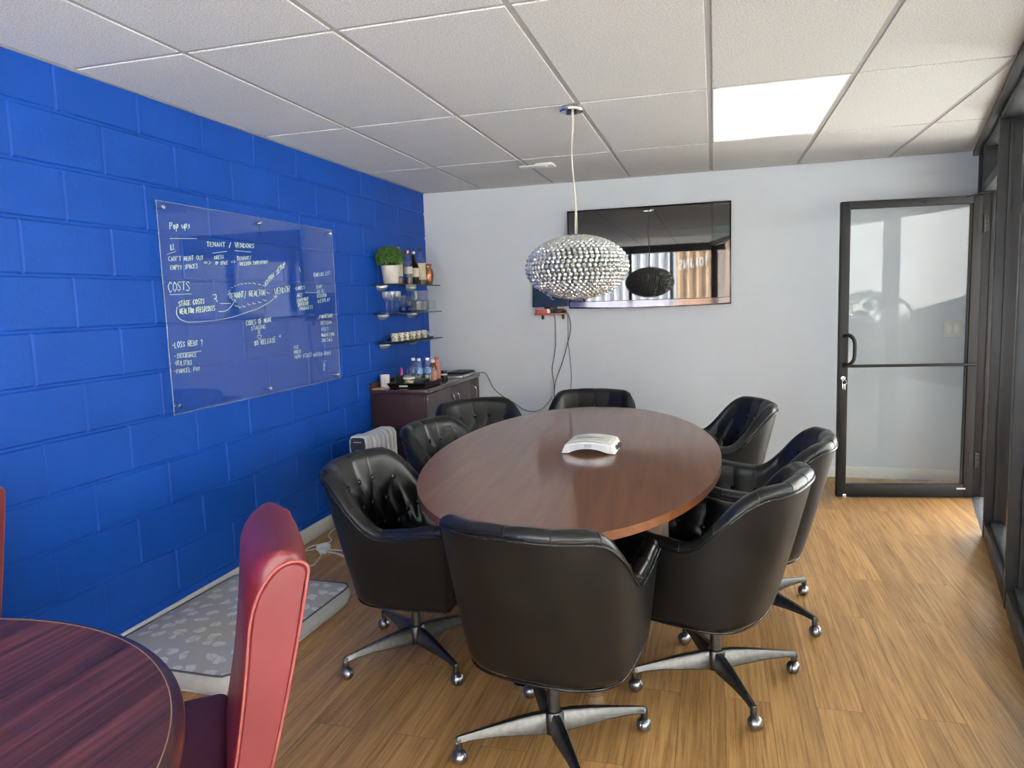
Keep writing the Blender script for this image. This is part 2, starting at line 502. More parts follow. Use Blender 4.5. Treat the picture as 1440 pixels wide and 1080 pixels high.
def lathe(bm, prof, n=24, c=(0, 0, 0), mtx=None, close=False):
    t = bmesh.new()
    rings = []
    for r, z in prof:
        if r < 1e-5:
            rings.append([t.verts.new((0, 0, z))])
        else:
            rings.append([t.verts.new((r * cos(2 * pi * i / n), r * sin(2 * pi * i / n), z)) for i in range(n)])
    for a, b in zip(rings, rings[1:]):
        for i in range(n):
            j = (i + 1) % n
            if len(a) == 1 and len(b) == 1:
                continue
            if len(a) == 1:
                t.faces.new((a[0], b[i], b[j]))
            elif len(b) == 1:
                t.faces.new((a[i], a[j], b[0]))
            else:
                t.faces.new((a[i], a[j], b[j], b[i]))
    m = Matrix.Translation(c)
    merge(bm, t, (mtx @ m) if mtx else m)


def tube(bm, pts, r, n=8, closed=False, cap=True):
    pts = [Vector(p) for p in pts]
    m = len(pts)
    rad = r if isinstance(r, (list, tuple)) else [r] * m
    tang = []
    for i in range(m):
        if closed:
            d = pts[(i + 1) % m] - pts[i - 1]
        else:
            d = pts[min(i + 1, m - 1)] - pts[max(i - 1, 0)]
        tang.append(d.normalized() if d.length > 1e-9 else Vector((0, 0, 1)))
    up = Vector((0, 0, 1)) if abs(tang[0].z) < 0.9 else Vector((1, 0, 0))
    u = tang[0].cross(up).normalized()
    rings = []
    for i in range(m):
        u = (u - tang[i] * u.dot(tang[i]))
        u = u.normalized() if u.length > 1e-9 else tang[i].orthogonal().normalized()
        w = tang[i].cross(u)
        rings.append([bm.verts.new(pts[i] + (u * cos(2 * pi * k / n) + w * sin(2 * pi * k / n)) * rad[i]) for k in range(n)])
    rng = range(m if closed else m - 1)
    for i in rng:
        a, b = rings[i], rings[(i + 1) % m]
        for k in range(n):
            bm.faces.new((a[k], a[(k + 1) % n], b[(k + 1) % n], b[k]))
    if cap and not closed:
        bm.faces.new(rings[0][::-1])
        bm.faces.new(rings[-1])


def grid(bm, fn, nu, nv, close_u=False):
    vs = [[bm.verts.new(fn(i / (nu if close_u else nu - 1), j / (nv - 1))) for j in range(nv)] for i in range(nu)]
    for i in range(nu if close_u else nu - 1):
        a, b = vs[i], vs[(i + 1) % nu]
        for j in range(nv - 1):
            bm.faces.new((a[j], b[j], b[j + 1], a[j + 1]))
    return vs


def ball(bm, c, r, sub=2, sc=(1, 1, 1), mtx=None):
    t = bmesh.new()
    bmesh.ops.create_icosphere(t, subdivisions=sub, radius=r)
    m = Matrix.Translation(c) @ Matrix.Diagonal((*sc, 1))
    merge(bm, t, (mtx @ m) if mtx else m)


def smooth_path(pts, k=6):
    """Catmull-Rom through the points."""
    P = [Vector(p) for p in pts]
    P = [P[0] * 2 - P[1]] + P + [P[-1] * 2 - P[-2]]
    out = []
    for i in range(1, len(P) - 2):
        a, b, c, d = P[i - 1], P[i], P[i + 1], P[i + 2]
        for s in range(k):
            t = s / k
            out.append(0.5 * ((2 * b) + (c - a) * t + (2 * a - 5 * b + 4 * c - d) * t * t + (3 * b - a - 3 * c + d) * t ** 3))
    out.append(P[-2])
    return out


def thing(name, label, cat, loc=(0, 0, 0), rotz=0.0, group=None):
    o = bpy.data.objects.new(name, None)
    o.empty_display_size = 0.05
    COL.objects.link(o)
    o.location = loc
    o.rotation_euler = (0, 0, rotz)
    tag(o, label, cat, group)
    return o


def tag(o, label, cat, group=None, kind=None):
    o['label'] = label
    o['category'] = cat
    if group:
        o['group'] = group
    if kind:
        o['kind'] = kind
    return o


def struct(name, bm, mat, parent=None, angle=38, label=None):
    o = finish(name, bm, mat, parent, angle, label)
    if parent is None:
        o['kind'] = 'structure'
    return o


def struct_root(name, label=None, loc=(0, 0, 0), rotz=0.0):
    o = bpy.data.objects.new(name, None)
    COL.objects.link(o)
    o.location = loc
    o.rotation_euler = (0, 0, rotz)
    o['kind'] = 'structure'
    if label:
        o['label'] = label
    return o


def copy_tree(o, parent=None):
    c = o.copy()
    COL.objects.link(c)
    if parent:
        c.parent = parent
    for ch in list(o.children):
        copy_tree(ch, c)
    return c


def B():
    return bmesh.new()

# ------------------------------------------------------------------ camera
cam = bpy.data.cameras.new('camera')
cam.sensor_fit = 'HORIZONTAL'
cam.sensor_width = 36.0
cam.lens = 36.0 * 1015.93 / 1440.0
cam.clip_start = 0.05
cam_o = bpy.data.objects.new('camera', cam)
COL.objects.link(cam_o)
right = Vector((0.96301736, 0.26741299, -0.03298257))
down = Vector((-0.0014179, -0.11738051, -0.993086))
fwd = Vector((-0.26943561, 0.95640583, -0.11266031))
mw = Matrix.Identity(4)
for i in range(3):
    mw[i][0], mw[i][1], mw[i][2] = right[i], -down[i], -fwd[i]
mw.translation = (2.3662, -2.0416, 1.4013)
cam_o.matrix_world = mw
SC.camera = cam_o

# ------------------------------------------------------------------ the setting
bm = B()
box(bm, (-0.1, YF - 0.1, -0.1), (4.6, YB + 0.1, 0.0))
o = struct('floor', bm, M['floor'])
tag(o, 'light oak wood plank floor running towards the far wall', 'floor')

# painted block wall: every block a chamfered face standing proud of its joints
bm = B()
BL, BH, ZT = 0.4064, 0.2032, 2.165
J, CH, DP = 0.0045, 0.0055, 0.0060


def block(y0, y1, z0, z1):
    o_ = [(-DP, y0, z0), (-DP, y1, z0), (-DP, y1, z1), (-DP, y0, z1)]
    i_ = [(0, y0 + CH, z0 + CH), (0, y1 - CH, z0 + CH), (0, y1 - CH, z1 - CH), (0, y0 + CH, z1 - CH)]
    a = [bm.verts.new(p) for p in o_]
    b = [bm.verts.new(p) for p in i_]
    bm.faces.new(b)
    for k in range(4):
        bm.faces.new((a[k], a[(k + 1) % 4], b[(k + 1) % 4], b[k]))


for row in range(-1, 11):
    ztop = min(ZT - row * BH, CEIL + 0.02)
    zbot = max(ZT - (row + 1) * BH, 0.0)
    off = 0.5 if row % 2 else 0.0
    k = int(math.floor(YF / BL)) - 1
    while (k + off) * BL < YB:
        y0 = max((k + off) * BL, YF)
        y1 = min((k + off + 1) * BL, YB + 0.02)
        if y1 - y0 > 0.03:
            block(y0 + J, y1 - J, zbot + J, ztop - J)
        k += 1
box(bm, (-0.2, YF, 0), (-DP, YB + 0.1, CEIL + 0.06))
o = struct('wall_left', bm, M['block'], angle=20)
tag(o, 'bright blue painted concrete block wall on the left', 'wall')

bm = B()
box(bm, (-0.2, YB, 0), (4.35, YB + 0.12, CEIL + 0.06))
o = struct('wall_back', bm, M['wall'])
tag(o, 'pale grey painted far wall behind the television', 'wall')

TX, TY0, TDX, TDY = 0.5187, 0.2809, 0.6096, 1.2192
ws = 0.0115
PANELS = ((2, 1), (2, -2))       # grid cells that hold a light instead of a tile
bm = B()
box(bm, (-0.25, YF - 0.15, CEIL + 0.012), (4.45, YB + 0.12, CEIL + 0.12))
for i in range(-1, 7):
    for j in range(-4, 3):
        x0, x1 = max(TX + TDX * i, 0.012) + ws, TX + TDX * (i + 1) - ws
        y0_, y1_ = max(TY0 + TDY * j, YF) + ws, min(TY0 + TDY * (j + 1), YB) - ws
        if (i - 1, j) in PANELS or x0 > wall_x(y1_) - 0.02:
            continue
        # the last tiles are cut to the slanted glazed wall
        xa, xb = min(x1, wall_x(y0_) - 0.02), min(x1, wall_x(y1_) - 0.02)
        if xa <= x0 + 0.01:
            xa = x0 + 0.01
        prism(bm, [(x0, y0_), (xa, y0_), (xb, y1_), (x0, y1_)], CEIL, CEIL + 0.02, 0.002, 1)
o = struct('ceiling', bm, M['tile'], angle=20)
tag(o, 'suspended ceiling of pale speckled tiles', 'ceiling')

# exposed tee grid, 2 by 4 foot, its face a little above the tile faces
bm = B()
xs = [TX + TDX * k for k in range(0, 7)]
ys = [TY0 + TDY * k for k in range(-3, 4)]
for x in xs:
    box(bm, (x - 0.012, YF, CEIL + 0.0042), (x + 0.012, YB, CEIL + 0.013))
for y in ys:
    if YF < y < YB:
        box(bm, (0.0, y - 0.012, CEIL + 0.0045), (wall_x(y), y + 0.012, CEIL + 0.013))
box(bm, (0.0, YF, CEIL - 0.001), (0.020, YB, CEIL + 0.013))
box(bm, (0.0, YB - 0.020, CEIL - 0.001), (4.13, YB, CEIL + 0.013))
o = struct('trim_1', bm, M['tbar'])
tag(o, 'grey metal grid between the ceiling tiles', 'ceiling grid')

bm = B()
box(bm, (0.0, YF, 0), (0.014, 2.60, 0.093), 0.004)
o = struct('baseboard_left', bm, M['trim'])
tag(o, 'white baseboard along the foot of the blue wall', 'baseboard')
bm = B()
box(bm, (0.45, YB - 0.014, 0), (4.12, YB, 0.085), 0.004)
o = struct('baseboard_back', bm, M['trim'])
tag(o, 'white baseboard along the far grey wall', 'baseboard')

# slanted glazed wall on the right: local x runs towards the viewer, local y points out
SF = Vector((wall_x(YB), YB, 0))
SF_ROT = math.atan2(WD.y, WD.x)


def sf(s, n, z):
    return SF + WD * s + WN * n + Vector((0, 0, z))


DEP = 0.115
bays = [(1.37, 2.362), (2.415, 3.41), (3.465, 4.46), (4.515, 5.51), (5.565, 6.56), (6.615, 7.97)]
for i, (s0, s1) in enumerate(bays):
    w = struct_root('window_%d' % (i + 1), None, SF, SF_ROT)
    tag(w, ['dark framed tall glass pane next to the door opening', 'dark framed tall glass pane at the right edge of the picture'][i] if i < 2 else 'dark framed tall glass pane in the right wall beside the viewer', 'window')
    bm = B()
    box(bm, (s0 - 0.0525, 0, 0), (s0, DEP, CEIL), 0.003)                 # post on the far side
    if i == len(bays) - 1:
        box(bm, (s1, 0, 0), (s1 + 0.06, DEP, CEIL), 0.003)
    box(bm, (s0, 0.004, 0), (s1, DEP - 0.004, 0.085), 0.003)             # sill
    box(bm, (s0, 0.03, 0.085), (s1, DEP - 0.03, 0.105), 0.002)
    box(bm, (s0, 0.004, CEIL - 0.06), (s1, DEP - 0.004, CEIL), 0.003)    # head
    box(bm, (s0, 0.045, 0.105), (s0 + 0.014, 0.069, CEIL - 0.06), 0.002)
    box(bm, (s1 - 0.014, 0.045, 0.105), (s1, 0.069, CEIL - 0.06), 0.002)
    struct('window_frame', bm, M['frame'], w)
    bm = B()
    box(bm, (s0 + 0.004, 0.053, 0.09), (s1 - 0.004, 0.061, CEIL - 0.05))
    struct('pane', bm, M['pane'], w)

# head trim under the ceiling along the glazed wall
bm = B()
box(bm, (0, -0.035, CEIL - 0.035), (7.99, 0.02, CEIL), 0.002)
o = struct('trim_2', bm, M['frame'])
o.location, o.rotation_euler = SF, (0, 0, SF_ROT)
tag(o, 'dark metal head trim where the glazed wall meets the ceiling', 'trim')

# door opening: jambs, transom rail and pane over the door, threshold
w = struct_root('trim_3', None, SF, SF_ROT)
tag(w, 'dark metal door jamb and transom in the slanted glazed wall', 'door frame')
bm = B()
box(bm, (0.0, 0, 0), (0.075, DEP, CEIL), 0.003)
box(bm, (0.395, 0, 0), (0.47, DEP, CEIL), 0.003)
box(bm, (0.075, 0.03, 0), (0.395, DEP - 0.03, CEIL))
box(bm, (0.455, 0.05, 0), (0.488, 0.075, 2.0), 0.002)
box(bm, (0.47, 0.004, 2.0), (1.3175, DEP - 0.004, 2.06), 0.003)
box(bm, (0.47, 0.004, CEIL - 0.05), (1.3175, DEP - 0.004, CEIL), 0.003)
struct('jamb', bm, M['frame'], w)
bm = B()
box(bm, (0.474, 0.053, 2.05), (1.3135, 0.061, CEIL - 0.04))
struct('transom_pane', bm, M['pane'], w)
bm = B()
prof = [(0.0, 0.0), (0.02, 0.010), (0.045, 0.012), (0.07, 0.012), (0.095, 0.010), (0.115, 0.0)]
for a, b in zip(prof, prof[1:]):
    vs = [bm.verts.new((s, n, z)) for s, (n, z) in ((0.488, a), (0.488, b), (1.3175, b), (1.3175, a))]
    bm.faces.new(vs)
for n in (0.03, 0.045, 0.06, 0.075, 0.09):
    box(bm, (0.488, n - 0.002, 0.008), (1.3175, n + 0.002, 0.0145))
struct('threshold', bm, M['sill'], w, label='ribbed aluminium threshold strip')

# the black glazed door, standing open in front of the far wall
DA = math.atan2(0.112, 0.848)
DW, DH = 0.855, 1.98
door = struct_root('door_1', None, (3.167, 3.199, 0), DA)
tag(door, 'black framed glass door standing open in front of the far wall', 'door')
bm = B()
T0, T1 = -0.022, 0.022
box(bm, (0, T0, 0.008), (0.052, T1, DH), 0.004)
box(bm, (DW - 0.058, T0, 0.008), (DW, T1, DH), 0.004)
box(bm, (0.05, T0, DH - 0.05), (DW - 0.056, T1, DH), 0.004)
box(bm, (0.05, T0, 0.008), (DW - 0.056, T1, 0.095), 0.004)
for lo, hi in (((0.05, -0.012, 0.09), (0.06, 0.012, DH - 0.045)), ((DW - 0.066, -0.012, 0.09), (DW - 0.056, 0.012, DH - 0.045))):
    box(bm, lo, hi)
struct('frame', bm, M['door_frame'], door)
bm = B()
box(bm, (0.054, -0.004, 0.09), (DW - 0.06, 0.004, DH - 0.046))
struct('pane', bm, M['door_pane'], door)
bm = B()
tube(bm, [(0.03, T0, 0.905), (0.03, -0.05, 0.905), (DW - 0.02, -0.05, 0.90), (DW - 0.02, T0, 0.90)], 0.0095, 10)
struct('push_bar', bm, M['door_frame'], door, label='thin black bar across the middle of the glass')
bm = B()
tube(bm, smooth_path([(0.03, T0, 1.105), (0.05, -0.06, 1.11), (0.078, -0.075, 1.075), (0.082, -0.075, 1.00), (0.075, -0.075, 0.945), (0.05, -0.06, 0.915), (0.03, T0, 0.915)], 6), 0.0115, 10)
struct('pull_handle', bm, M['door_frame'], door, label='black curved pull handle')
bm = B()
mt = Matrix.Translation((0.026, T0, 0.822)) @ Matrix.Rotation(R(90), 4, 'X')
lathe(bm, [(0, 0.012), (0.013, 0.012), (0.016, 0.008), (0.017, 0.0)], 20, mtx=mt)
lk = struct('lock_cylinder', bm, M['chrome'], door, label='round chrome lock with a key hanging in it')
bm = B()
box(bm, (0.024, T0 - 0.036, 0.812), (0.029, T0 - 0.012, 0.83), 0.001)
tube(bm, [(0.0265 + 0.014 * cos(a), T0 - 0.034, 0.798 + 0.016 * sin(a)) for a in [k * pi / 7 for k in range(14)]], 0.0016, 6, True)
box(bm, (0.014, T0 - 0.036, 0.752), (0.021, T0 - 0.033, 0.785), 0.001)
box(bm, (0.027, T0 - 0.036, 0.748), (0.034, T0 - 0.033, 0.784), 0.001)
struct('key', bm, M['chrome'], lk)
for z in (1.80, 0.26):
    bm = B()
    tube(bm, [(DW + 0.008, T0 - 0.004, z - 0.055), (DW + 0.008, T0 - 0.004, z + 0.055)], 0.0085, 12)
    box(bm, (DW - 0.03, T0 - 0.003, z - 0.05), (DW + 0.006, T0 + 0.003, z + 0.05), 0.001)
    box(bm, (DW + 0.008, T0 - 0.002, z - 0.05), (DW + 0.036, T0 + 0.004, z + 0.05), 0.001)
    for dz in (-0.03, 0.0, 0.03):
        ball(bm, (DW + 0.024, T0 - 0.004, z + dz), 0.005, 1)
    struct('hinge', bm, M['door_frame'], door)
bm = B()
box(bm, (0.50, T0 - 0.012, DH - 0.038), (0.60, T0, DH - 0.022), 0.003)
tube(bm, [(DW - 0.10, T0 - 0.008, DH - 0.012), (DW - 0.02, -0.035, DH + 0.012), (DW + 0.05, -0.05, DH + 0.018)], 0.005, 8)
struct('closer_arm', bm, M['door_frame'], door)
bm = B()
box(bm, (DW - 0.098, T0 - 0.002, 0.062), (DW - 0.042, T0, 0.073), 0.0008)
struct('name_plate', bm, M['silver'], door, label='small silver plate low on the frame')
bm = B()
box(bm, (0.035, T0 - 0.012, 0.0), (0.06, T0, 0.03), 0.003)
struct('door_stop', bm, M['chrome'], door)

# glazed front wall behind the viewer
bm = B()
XF = wall_x(YF)
box(bm, (-0.2, YF - 0.12, 2.20), (XF + 0.25, YF, CEIL + 0.06))
o = struct('wall_front', bm, M['frame'])
tag(o, 'dark header over the front shop window behind the viewer', 'wall')
for i, (x0, x1) in enumerate(((0.0, 0.86), (0.86, 2.37))):
    w = struct_root('window_%d' % (i + 7), None, (0, YF, 0), 0)
    tag(w, ['dark framed front shop window by the blue wall behind the viewer', 'wider dark framed front shop window behind the viewer'][i], 'window')
    bm = B()
    box(bm, (x0, -DEP, 0), (x0 + 0.05, 0, 2.20), 0.003)
    box(bm, (x1 - 0.001, -DEP, 0), (x1 + 0.049, 0, 2.20), 0.003)
    box(bm, (x0 + 0.05, -DEP + 0.004, 0), (x1, -0.004, 0.1), 0.003)
    struct('window_frame', bm, M['frame'], w)
    bm = B()
    box(bm, (x0 + 0.045, -0.062, 0.095), (x1 + 0.004, -0.054, 2.21))
    struct('pane', bm, M['pane'], w)

# ------------------------------------------------------------------ outside, seen through and mirrored in the glass
bm = B()
box(bm, (-18, -20, -0.2), (18, 14, -0.101))
o = struct('ground', bm, M['concrete'])
tag(o, 'grey pavement outside the windows', 'pavement')


def corrugated(name, x0, x1, y, h, mat, label):
    bm = B()
    n = int((x1 - x0) / 0.035)

    def f(u, v):
        x = x0 + (x1 - x0) * u
        ph = (x / 0.28) % 1.0
        d = 0.035 * min(1, max(0, (abs(ph - 0.5) - 0.17) / 0.12))
        return (x, y + d, -0.1 + (h + 0.1) * v)
    grid(bm, f, n, 2)
    box(bm, (x0, y - 2.3, -0.1), (x1, y - 0.002, h))
    box(bm, (x0, y - 0.05, h - 0.10), (x1, y + 0.05, h + 0.02))
    o = finish(name, bm, mat, angle=10)
    tag(o, label, 'container')
    return o


tanc = corrugated('shipping_container', 1.25, 9.4, -13.5, 3.6, M['container'], 'tan corrugated metal container across from the front window')
corrugated('shipping_container', -8.0, 1.05, -13.5, 3.6, M['greycont'], 'grey corrugated metal container across from the front window')
cu = bpy.data.curves.new('lettering', 'FONT')
cu.body = '101.INS'
cu.size = 0.25
cu.shear = -0.2
cu.extrude = 0.004
cu.space_character = 1.1
tmp = bpy.data.objects.new('lettering_curve', cu)
me = bpy.data.meshes.new_from_object(tmp)
bpy.data.objects.remove(tmp)
me.materials.clear()
me.materials.append(M['vinyl'])
lt = bpy.data.objects.new('lettering', me)
COL.objects.link(lt)
lt.parent = tanc
lt.location = (2.2, -13.455, 2.32)
lt.scale = (1.0, 1.6, 1.0)
lt.rotation_euler = (R(90), R(7), R(180))
lt['label'] = 'white lettering on the container'
bm = B()
box(bm, (0, 0.13, 2.46), (8.3, 2.9, 2.60), 0.01)
box(bm, (0, 2.86, 2.30), (8.3, 2.94, 2.66), 0.01)
o = struct('canopy', bm, M['stucco'])  # added out of view, keeps sky light off the glazed wall
o.location, o.rotation_euler = SF, (0, 0, SF_ROT)
tag(o, 'flat unseen canopy added outside the slanted glazed wall to block sky light', 'canopy')
bm = B()
box(bm, (7.6, -9, -0.1), (7.9, 9, 4.2))
box(bm, (7.55, -9, 4.2), (7.95, 9, 4.3), 0.01)
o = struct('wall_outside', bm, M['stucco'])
tag(o, 'white stucco wall across the pavement outside', 'wall')

# ------------------------------------------------------------------ conference table
tb = thing('conference_table', 'oval glossy cherry wood conference table in the middle of the room', 'table', (1.7716, 1.115, 0), R(3.85))
EA, EB = 1.256, 0.62


def ell(s, n=120):
    return [((EB - s) * cos(2 * pi * i / n), (EA - s) * sin(2 * pi * i / n)) for i in range(n)]


bm = B()
prism(bm, ell(0.0), 0.712, 0.74, 0.005, 3)
finish('tabletop', bm, M['tabletop'], tb, 12)
bm = B()
n = 120
rings = [(0.004, 0.7125), (0.012, 0.706), (0.028, 0.698), (0.045, 0.694)]
vs = []
for s, z in rings:
    vs.append([bm.verts.new((x, y, z)) for x, y in ell(s, n)])
for a, b in zip(vs, vs[1:]):
    for i in range(n):
        bm.faces.new((a[i], a[(i + 1) % n], b[(i + 1) % n], b[i]))
bm.faces.new(vs[-1])
bm.faces.new(vs[0])
finish('edge_band', bm, M['tableedge'], tb, 25)
for sx in (-1, 1):
    for sy in (-1, 1):
        bm = B()
        box(bm, (sx * 0.13 - 0.05, sy * 0.74 - 0.05, 0.05), (sx * 0.13 + 0.05, sy * 0.74 + 0.05, 0.694), 0.006)
        lg = finish('leg', bm, M['espresso'], tb)
        bm = B()
        lathe(bm, [(0, 0), (0.034, 0), (0.036, 0.006), (0.036, 0.022), (0.030, 0.028), (0.018, 0.03), (0.018, 0.05), (0, 0.05)], 24, (sx * 0.13, sy * 0.74, 0))
        finish('foot', bm, M['chrome'], lg, label='round metal levelling foot')
bm = B()
box(bm, (-0.015, -0.78, 0.30), (0.015, 0.78, 0.69), 0.003)
finish('modesty_panel', bm, M['espresso'], tb)

# ------------------------------------------------------------------ tufted swivel armchairs
ZB, HT, HA = 0.298, 0.800, 0.602
T_ARC = 0.60
COLT = 0.158            # spacing of the tuft columns in t


def sstep(a, b, x):
    x = min(1, max(0, (x - a) / (b - a)))
    return x * x * (3 - 2 * x)


def rim(t):
    s = abs(t)
    return HT + 0.006 * (1 - (s / 0.3) ** 2 if s < 0.3 else 0) - (HT - HA) * sstep(0.27, 0.62, s) + 0.026 * sstep(0.64, 1.0, s)


def plan(t, d, z):
    f = (z - ZB) / (HT - ZB)
    hw = 0.252 + 0.056 * f ** 0.9 - d
    b = 0.178 + 0.137 * f ** 0.9 - d
    yf = 0.245 + 0.025 * f
    s, sg = abs(t), (1 if t >= 0 else -1)
    y0 = 0.0
    if s <= T_ARC:
        a = s / T_ARC * pi / 2
        nn = 2.7
        r = 1 / ((sin(a) / hw) ** nn + (cos(a) / (b - 0.0)) ** nn) ** (1 / nn)
        return sg * r * sin(a), y0 - r * cos(a)
    k = (s - T_ARC) / (1 - T_ARC)
    return sg * hw * (1 - 0.05 * k * k), y0 + yf * k


def tuft(t, q):
    """0 in the creases, 1 on the puffs; q counts button rows downwards."""
    p = 2 * t / COLT
    if q < 0:
        a = abs(sin(pi * p / 2)) ** 0.45
        return a
    a = abs(sin(pi * (p + q) / 2)) * abs(sin(pi * (p - q) / 2))
    k = min(1, q)
    return a ** 0.42 * k + (abs(sin(pi * p / 2)) ** 0.45) * (1 - k)


ROW = 0.088


def pad(t, v):
    h = rim(t)
    if v < 0.30:
        w = v / 0.30
        d = 0.030 * (1 - cos(pi * w))
        z = h - 0.030 + 0.032 * sin(pi * w)
        amp = 0.005 * sin(pi * w * 0.5)
    else:
        w = (v - 0.30) / 0.70
        d = 0.060 + 0.030 * sstep(0, 0.6, w)
        z = h - 0.030 + (0.395 - h + 0.03) * w
        amp = 0.005 + 0.010 * sstep(0, 0.4, w)
    if v >= 0.30:
        amp *= 1 - 0.65 * sstep(0.35, 0.75, w)
    q = (h - 0.105 - z) / ROW
    pf = tuft(t, q)
    d2 = d + amp * (pf - 0.55)
    x, y = plan(t, max(d2, 0), z)
    zz = z + (amp * (pf - 0.5) * 0.8 if v < 0.30 else 0)
    return Vector((x, y, zz))


def make_chair():
    root = thing('armchair', 'black tufted swivel armchair', 'chair')
    bm = B()
    NU, NV = 97, 22

    def outer(u, v):
        t = 2 * u - 1
        h = rim(t) - 0.030
        z = h + (ZB - h) * v
        rr = 0.022
        d = 0.0
        if z < ZB + rr:
            k = 1 - (z - ZB) / rr
            d = rr * (1 - math.sqrt(max(0, 1 - k * k)))
        x, y = plan(t, d, z)
        return (x, y, z)
    vs = grid(bm, outer, NU, NV)
    bm.faces.new([c[-1] for c in vs])
    # front edges of the arms and the strip under the seat
    for c, t in ((vs[0], -1.0), (vs[-1], 1.0)):
        inn = []
        for vtx in c:
            z = vtx.co.z
            x, y = plan(t, 0.085, z)
            inn.append(bm.verts.new((x, y - 0.004, z)))
        for i in range(NV - 1):
            bm.faces.new((c[i], c[i + 1], inn[i + 1], inn[i]))
    box(bm, (-0.19, 0.05, ZB + 0.004), (0.19, 0.232, 0.35), 0.01)
    finish('shell', bm, M['leather_back'], root, 45, label='smooth outer shell')
    bm = B()
    g = grid(bm, lambda u, v: pad(2 * u - 1, v), 181, 46)
    bm.faces.new([v for v in g[0]])
    bm.faces.new([v for v in g[-1]])
    for k in range(-6, 7):                  # stitched seams over the rolled rim
        t = k * COLT
        h = rim(t)
        vmax = 0.30 + 0.70 * 0.075 / (h - 0.03 - 0.395)
        tube(bm, [pad(t, vmax * i / 24) + Vector((0, 0, 0.0004)) for i in range(25)], 0.0019, 5)
    finish('back_padding', bm, M['leather'], root, 60, label='glossy button tufted padding with a rolled rim')
    bm = B()
    for dz, dd in ((0.0, -0.003), (0.011, 0.0035)):
        pts = []
        for i in range(121):
            t = -1 + 2 * i / 120
            h = rim(t) - 0.031 + dz
            x, y = plan(t, dd, h)
            pts.append((x, y, h))
        tube(bm, pts, 0.0042 if dz == 0 else 0.0028, 6)
    pts = []
    for i in range(97):
        t = -1 + 2 * i / 96
        x, y = plan(t, 0.004, ZB + 0.008)
        pts.append((x, y, ZB + 0.006))
    tube(bm, pts, 0.004, 6)
    finish('piping', bm, M['piping'], root, 60)
    # seat cushion
    bm = B()

    def seat(u, v):
        a = 2 * pi * u
        c, s = cos(a), sin(a)
        nn = 4.0
        r = 1 / ((abs(c) / 0.195) ** nn + (abs(s) / 0.225) ** nn) ** (1 / nn)
        prof = [(0.0, 0.470), (0.35, 0.468), (0.7, 0.461), (0.88, 0.45), (0.97, 0.435), (1.0, 0.415), (0.985, 0.37), (0.95, 0.345), (0.0, 0.345)]
        k = v * (len(prof) - 1)
        i = min(int(k), len(prof) - 2)
        f = k - i
        rr = prof[i][0] + (prof[i + 1][0] - prof[i][0]) * f
        z = prof[i][1] + (prof[i + 1][1] - prof[i][1]) * f
        return (r * c * max(rr, 0.001), 0.055 + r * s * max(rr, 0.001), z)
    grid(bm, seat, 48, 25, True)
    finish('seat_cushion', bm, M['leather'], root, 60)
    # buttons
    for q in (0, 1, 2):
        for k in range(-7, 8):
            p = k * 2 + (q % 2)
            t = p * COLT / 2
            if abs(t) > 0.97:
                continue
            h = rim(t)
            z = h - 0.105 - q * ROW
            if z < 0.47:
                continue
            w = (h - 0.03 - z) / (h - 0.03 - 0.395)
            c = pad(t, 0.30 + 0.70 * w)
            bm = B()
            ball(bm, (0, 0, 0), 0.0125, 2, (1, 1, 0.6))
            x1, y1 = plan(t, 0.10, z)
            x0, y0 = plan(t, 0.0, z)
            nrm = Vector((x1 - x0, y1 - y0, 0.0)).normalized()
            bm.transform(Matrix.Translation(c + nrm * 0.006) @ nrm.to_track_quat('Z', 'Y').to_matrix().to_4x4())
            finish('button', bm, M['button'], root, 60)
    # base
    bm = B()
    lathe(bm, [(0, 0.058), (0.030, 0.058), (0.034, 0.066), (0.033, 0.118), (0.028, 0.128), (0.0195, 0.130), (0.0195, ZB + 0.004), (0, ZB + 0.004)], 28)
    box(bm, (-0.09, -0.06, ZB - 0.012), (0.09, 0.06, ZB + 0.004), 0.004)
    finish('column', bm, M['alu'], root, 40)
    for k in range(4):
        m = Matrix.Rotation(R(90 * k), 4, 'Z')
        bm = B()
        sec = [(0.015, 0.034, 0.126, 0.060), (0.06, 0.044, 0.126, 0.062), (0.12, 0.040, 0.120, 0.068), (0.19, 0.032, 0.109, 0.073), (0.26, 0.025, 0.0975, 0.073), (0.303, 0.022, 0.0905, 0.068), (0.313, 0.017, 0.084, 0.066)]
        ringv = []
        for r, w, zt, zb in sec:
            hw = w / 2
            c = min(0.006, hw * 0.5)
            ringv.append([bm.verts.new(p) for p in ((r, -hw, zb + c), (r, -hw + c, zb), (r, hw - c, zb), (r, hw, zb + c), (r, hw * 0.72, zt - c), (r, hw * 0.45, zt), (r, -hw * 0.45, zt), (r, -hw * 0.72, zt - c))])
        for a, b in zip(ringv, ringv[1:]):
            for i in range(8):
                bm.faces.new((a[i], a[(i + 1) % 8], b[(i + 1) % 8], b[i]))
        bm.faces.new(ringv[0])
        bm.faces.new(ringv[-1])
        lathe(bm, [(0, 0.088), (0.009, 0.087), (0.0115, 0.082), (0.0115, 0.054), (0.010, 0.051), (0, 0.051)], 16, (0.302, 0, 0))
        bm.transform(m)
        leg = finish('leg', bm, M['alu'], root, 40)
        bm = B()
        ax = Matrix.Translation((0.302, 0.004, 0.0255)) @ Matrix.Rotation(R(35 + 40 * k), 4, 'Z') @ Matrix.Rotation(R(90), 4, 'X') @ Matrix.Rotation(R(12), 4, 'Y')
        for sg in (1, -1):
            lathe(bm, [(0, 0.0015 * sg), (0.0245, 0.0015 * sg), (0.0250, 0.004 * sg), (0.0235, 0.011 * sg), (0.019, 0.0175 * sg), (0.011, 0.0225 * sg), (0.004, 0.0235 * sg), (0, 0.0235 * sg)], 24, mtx=ax)
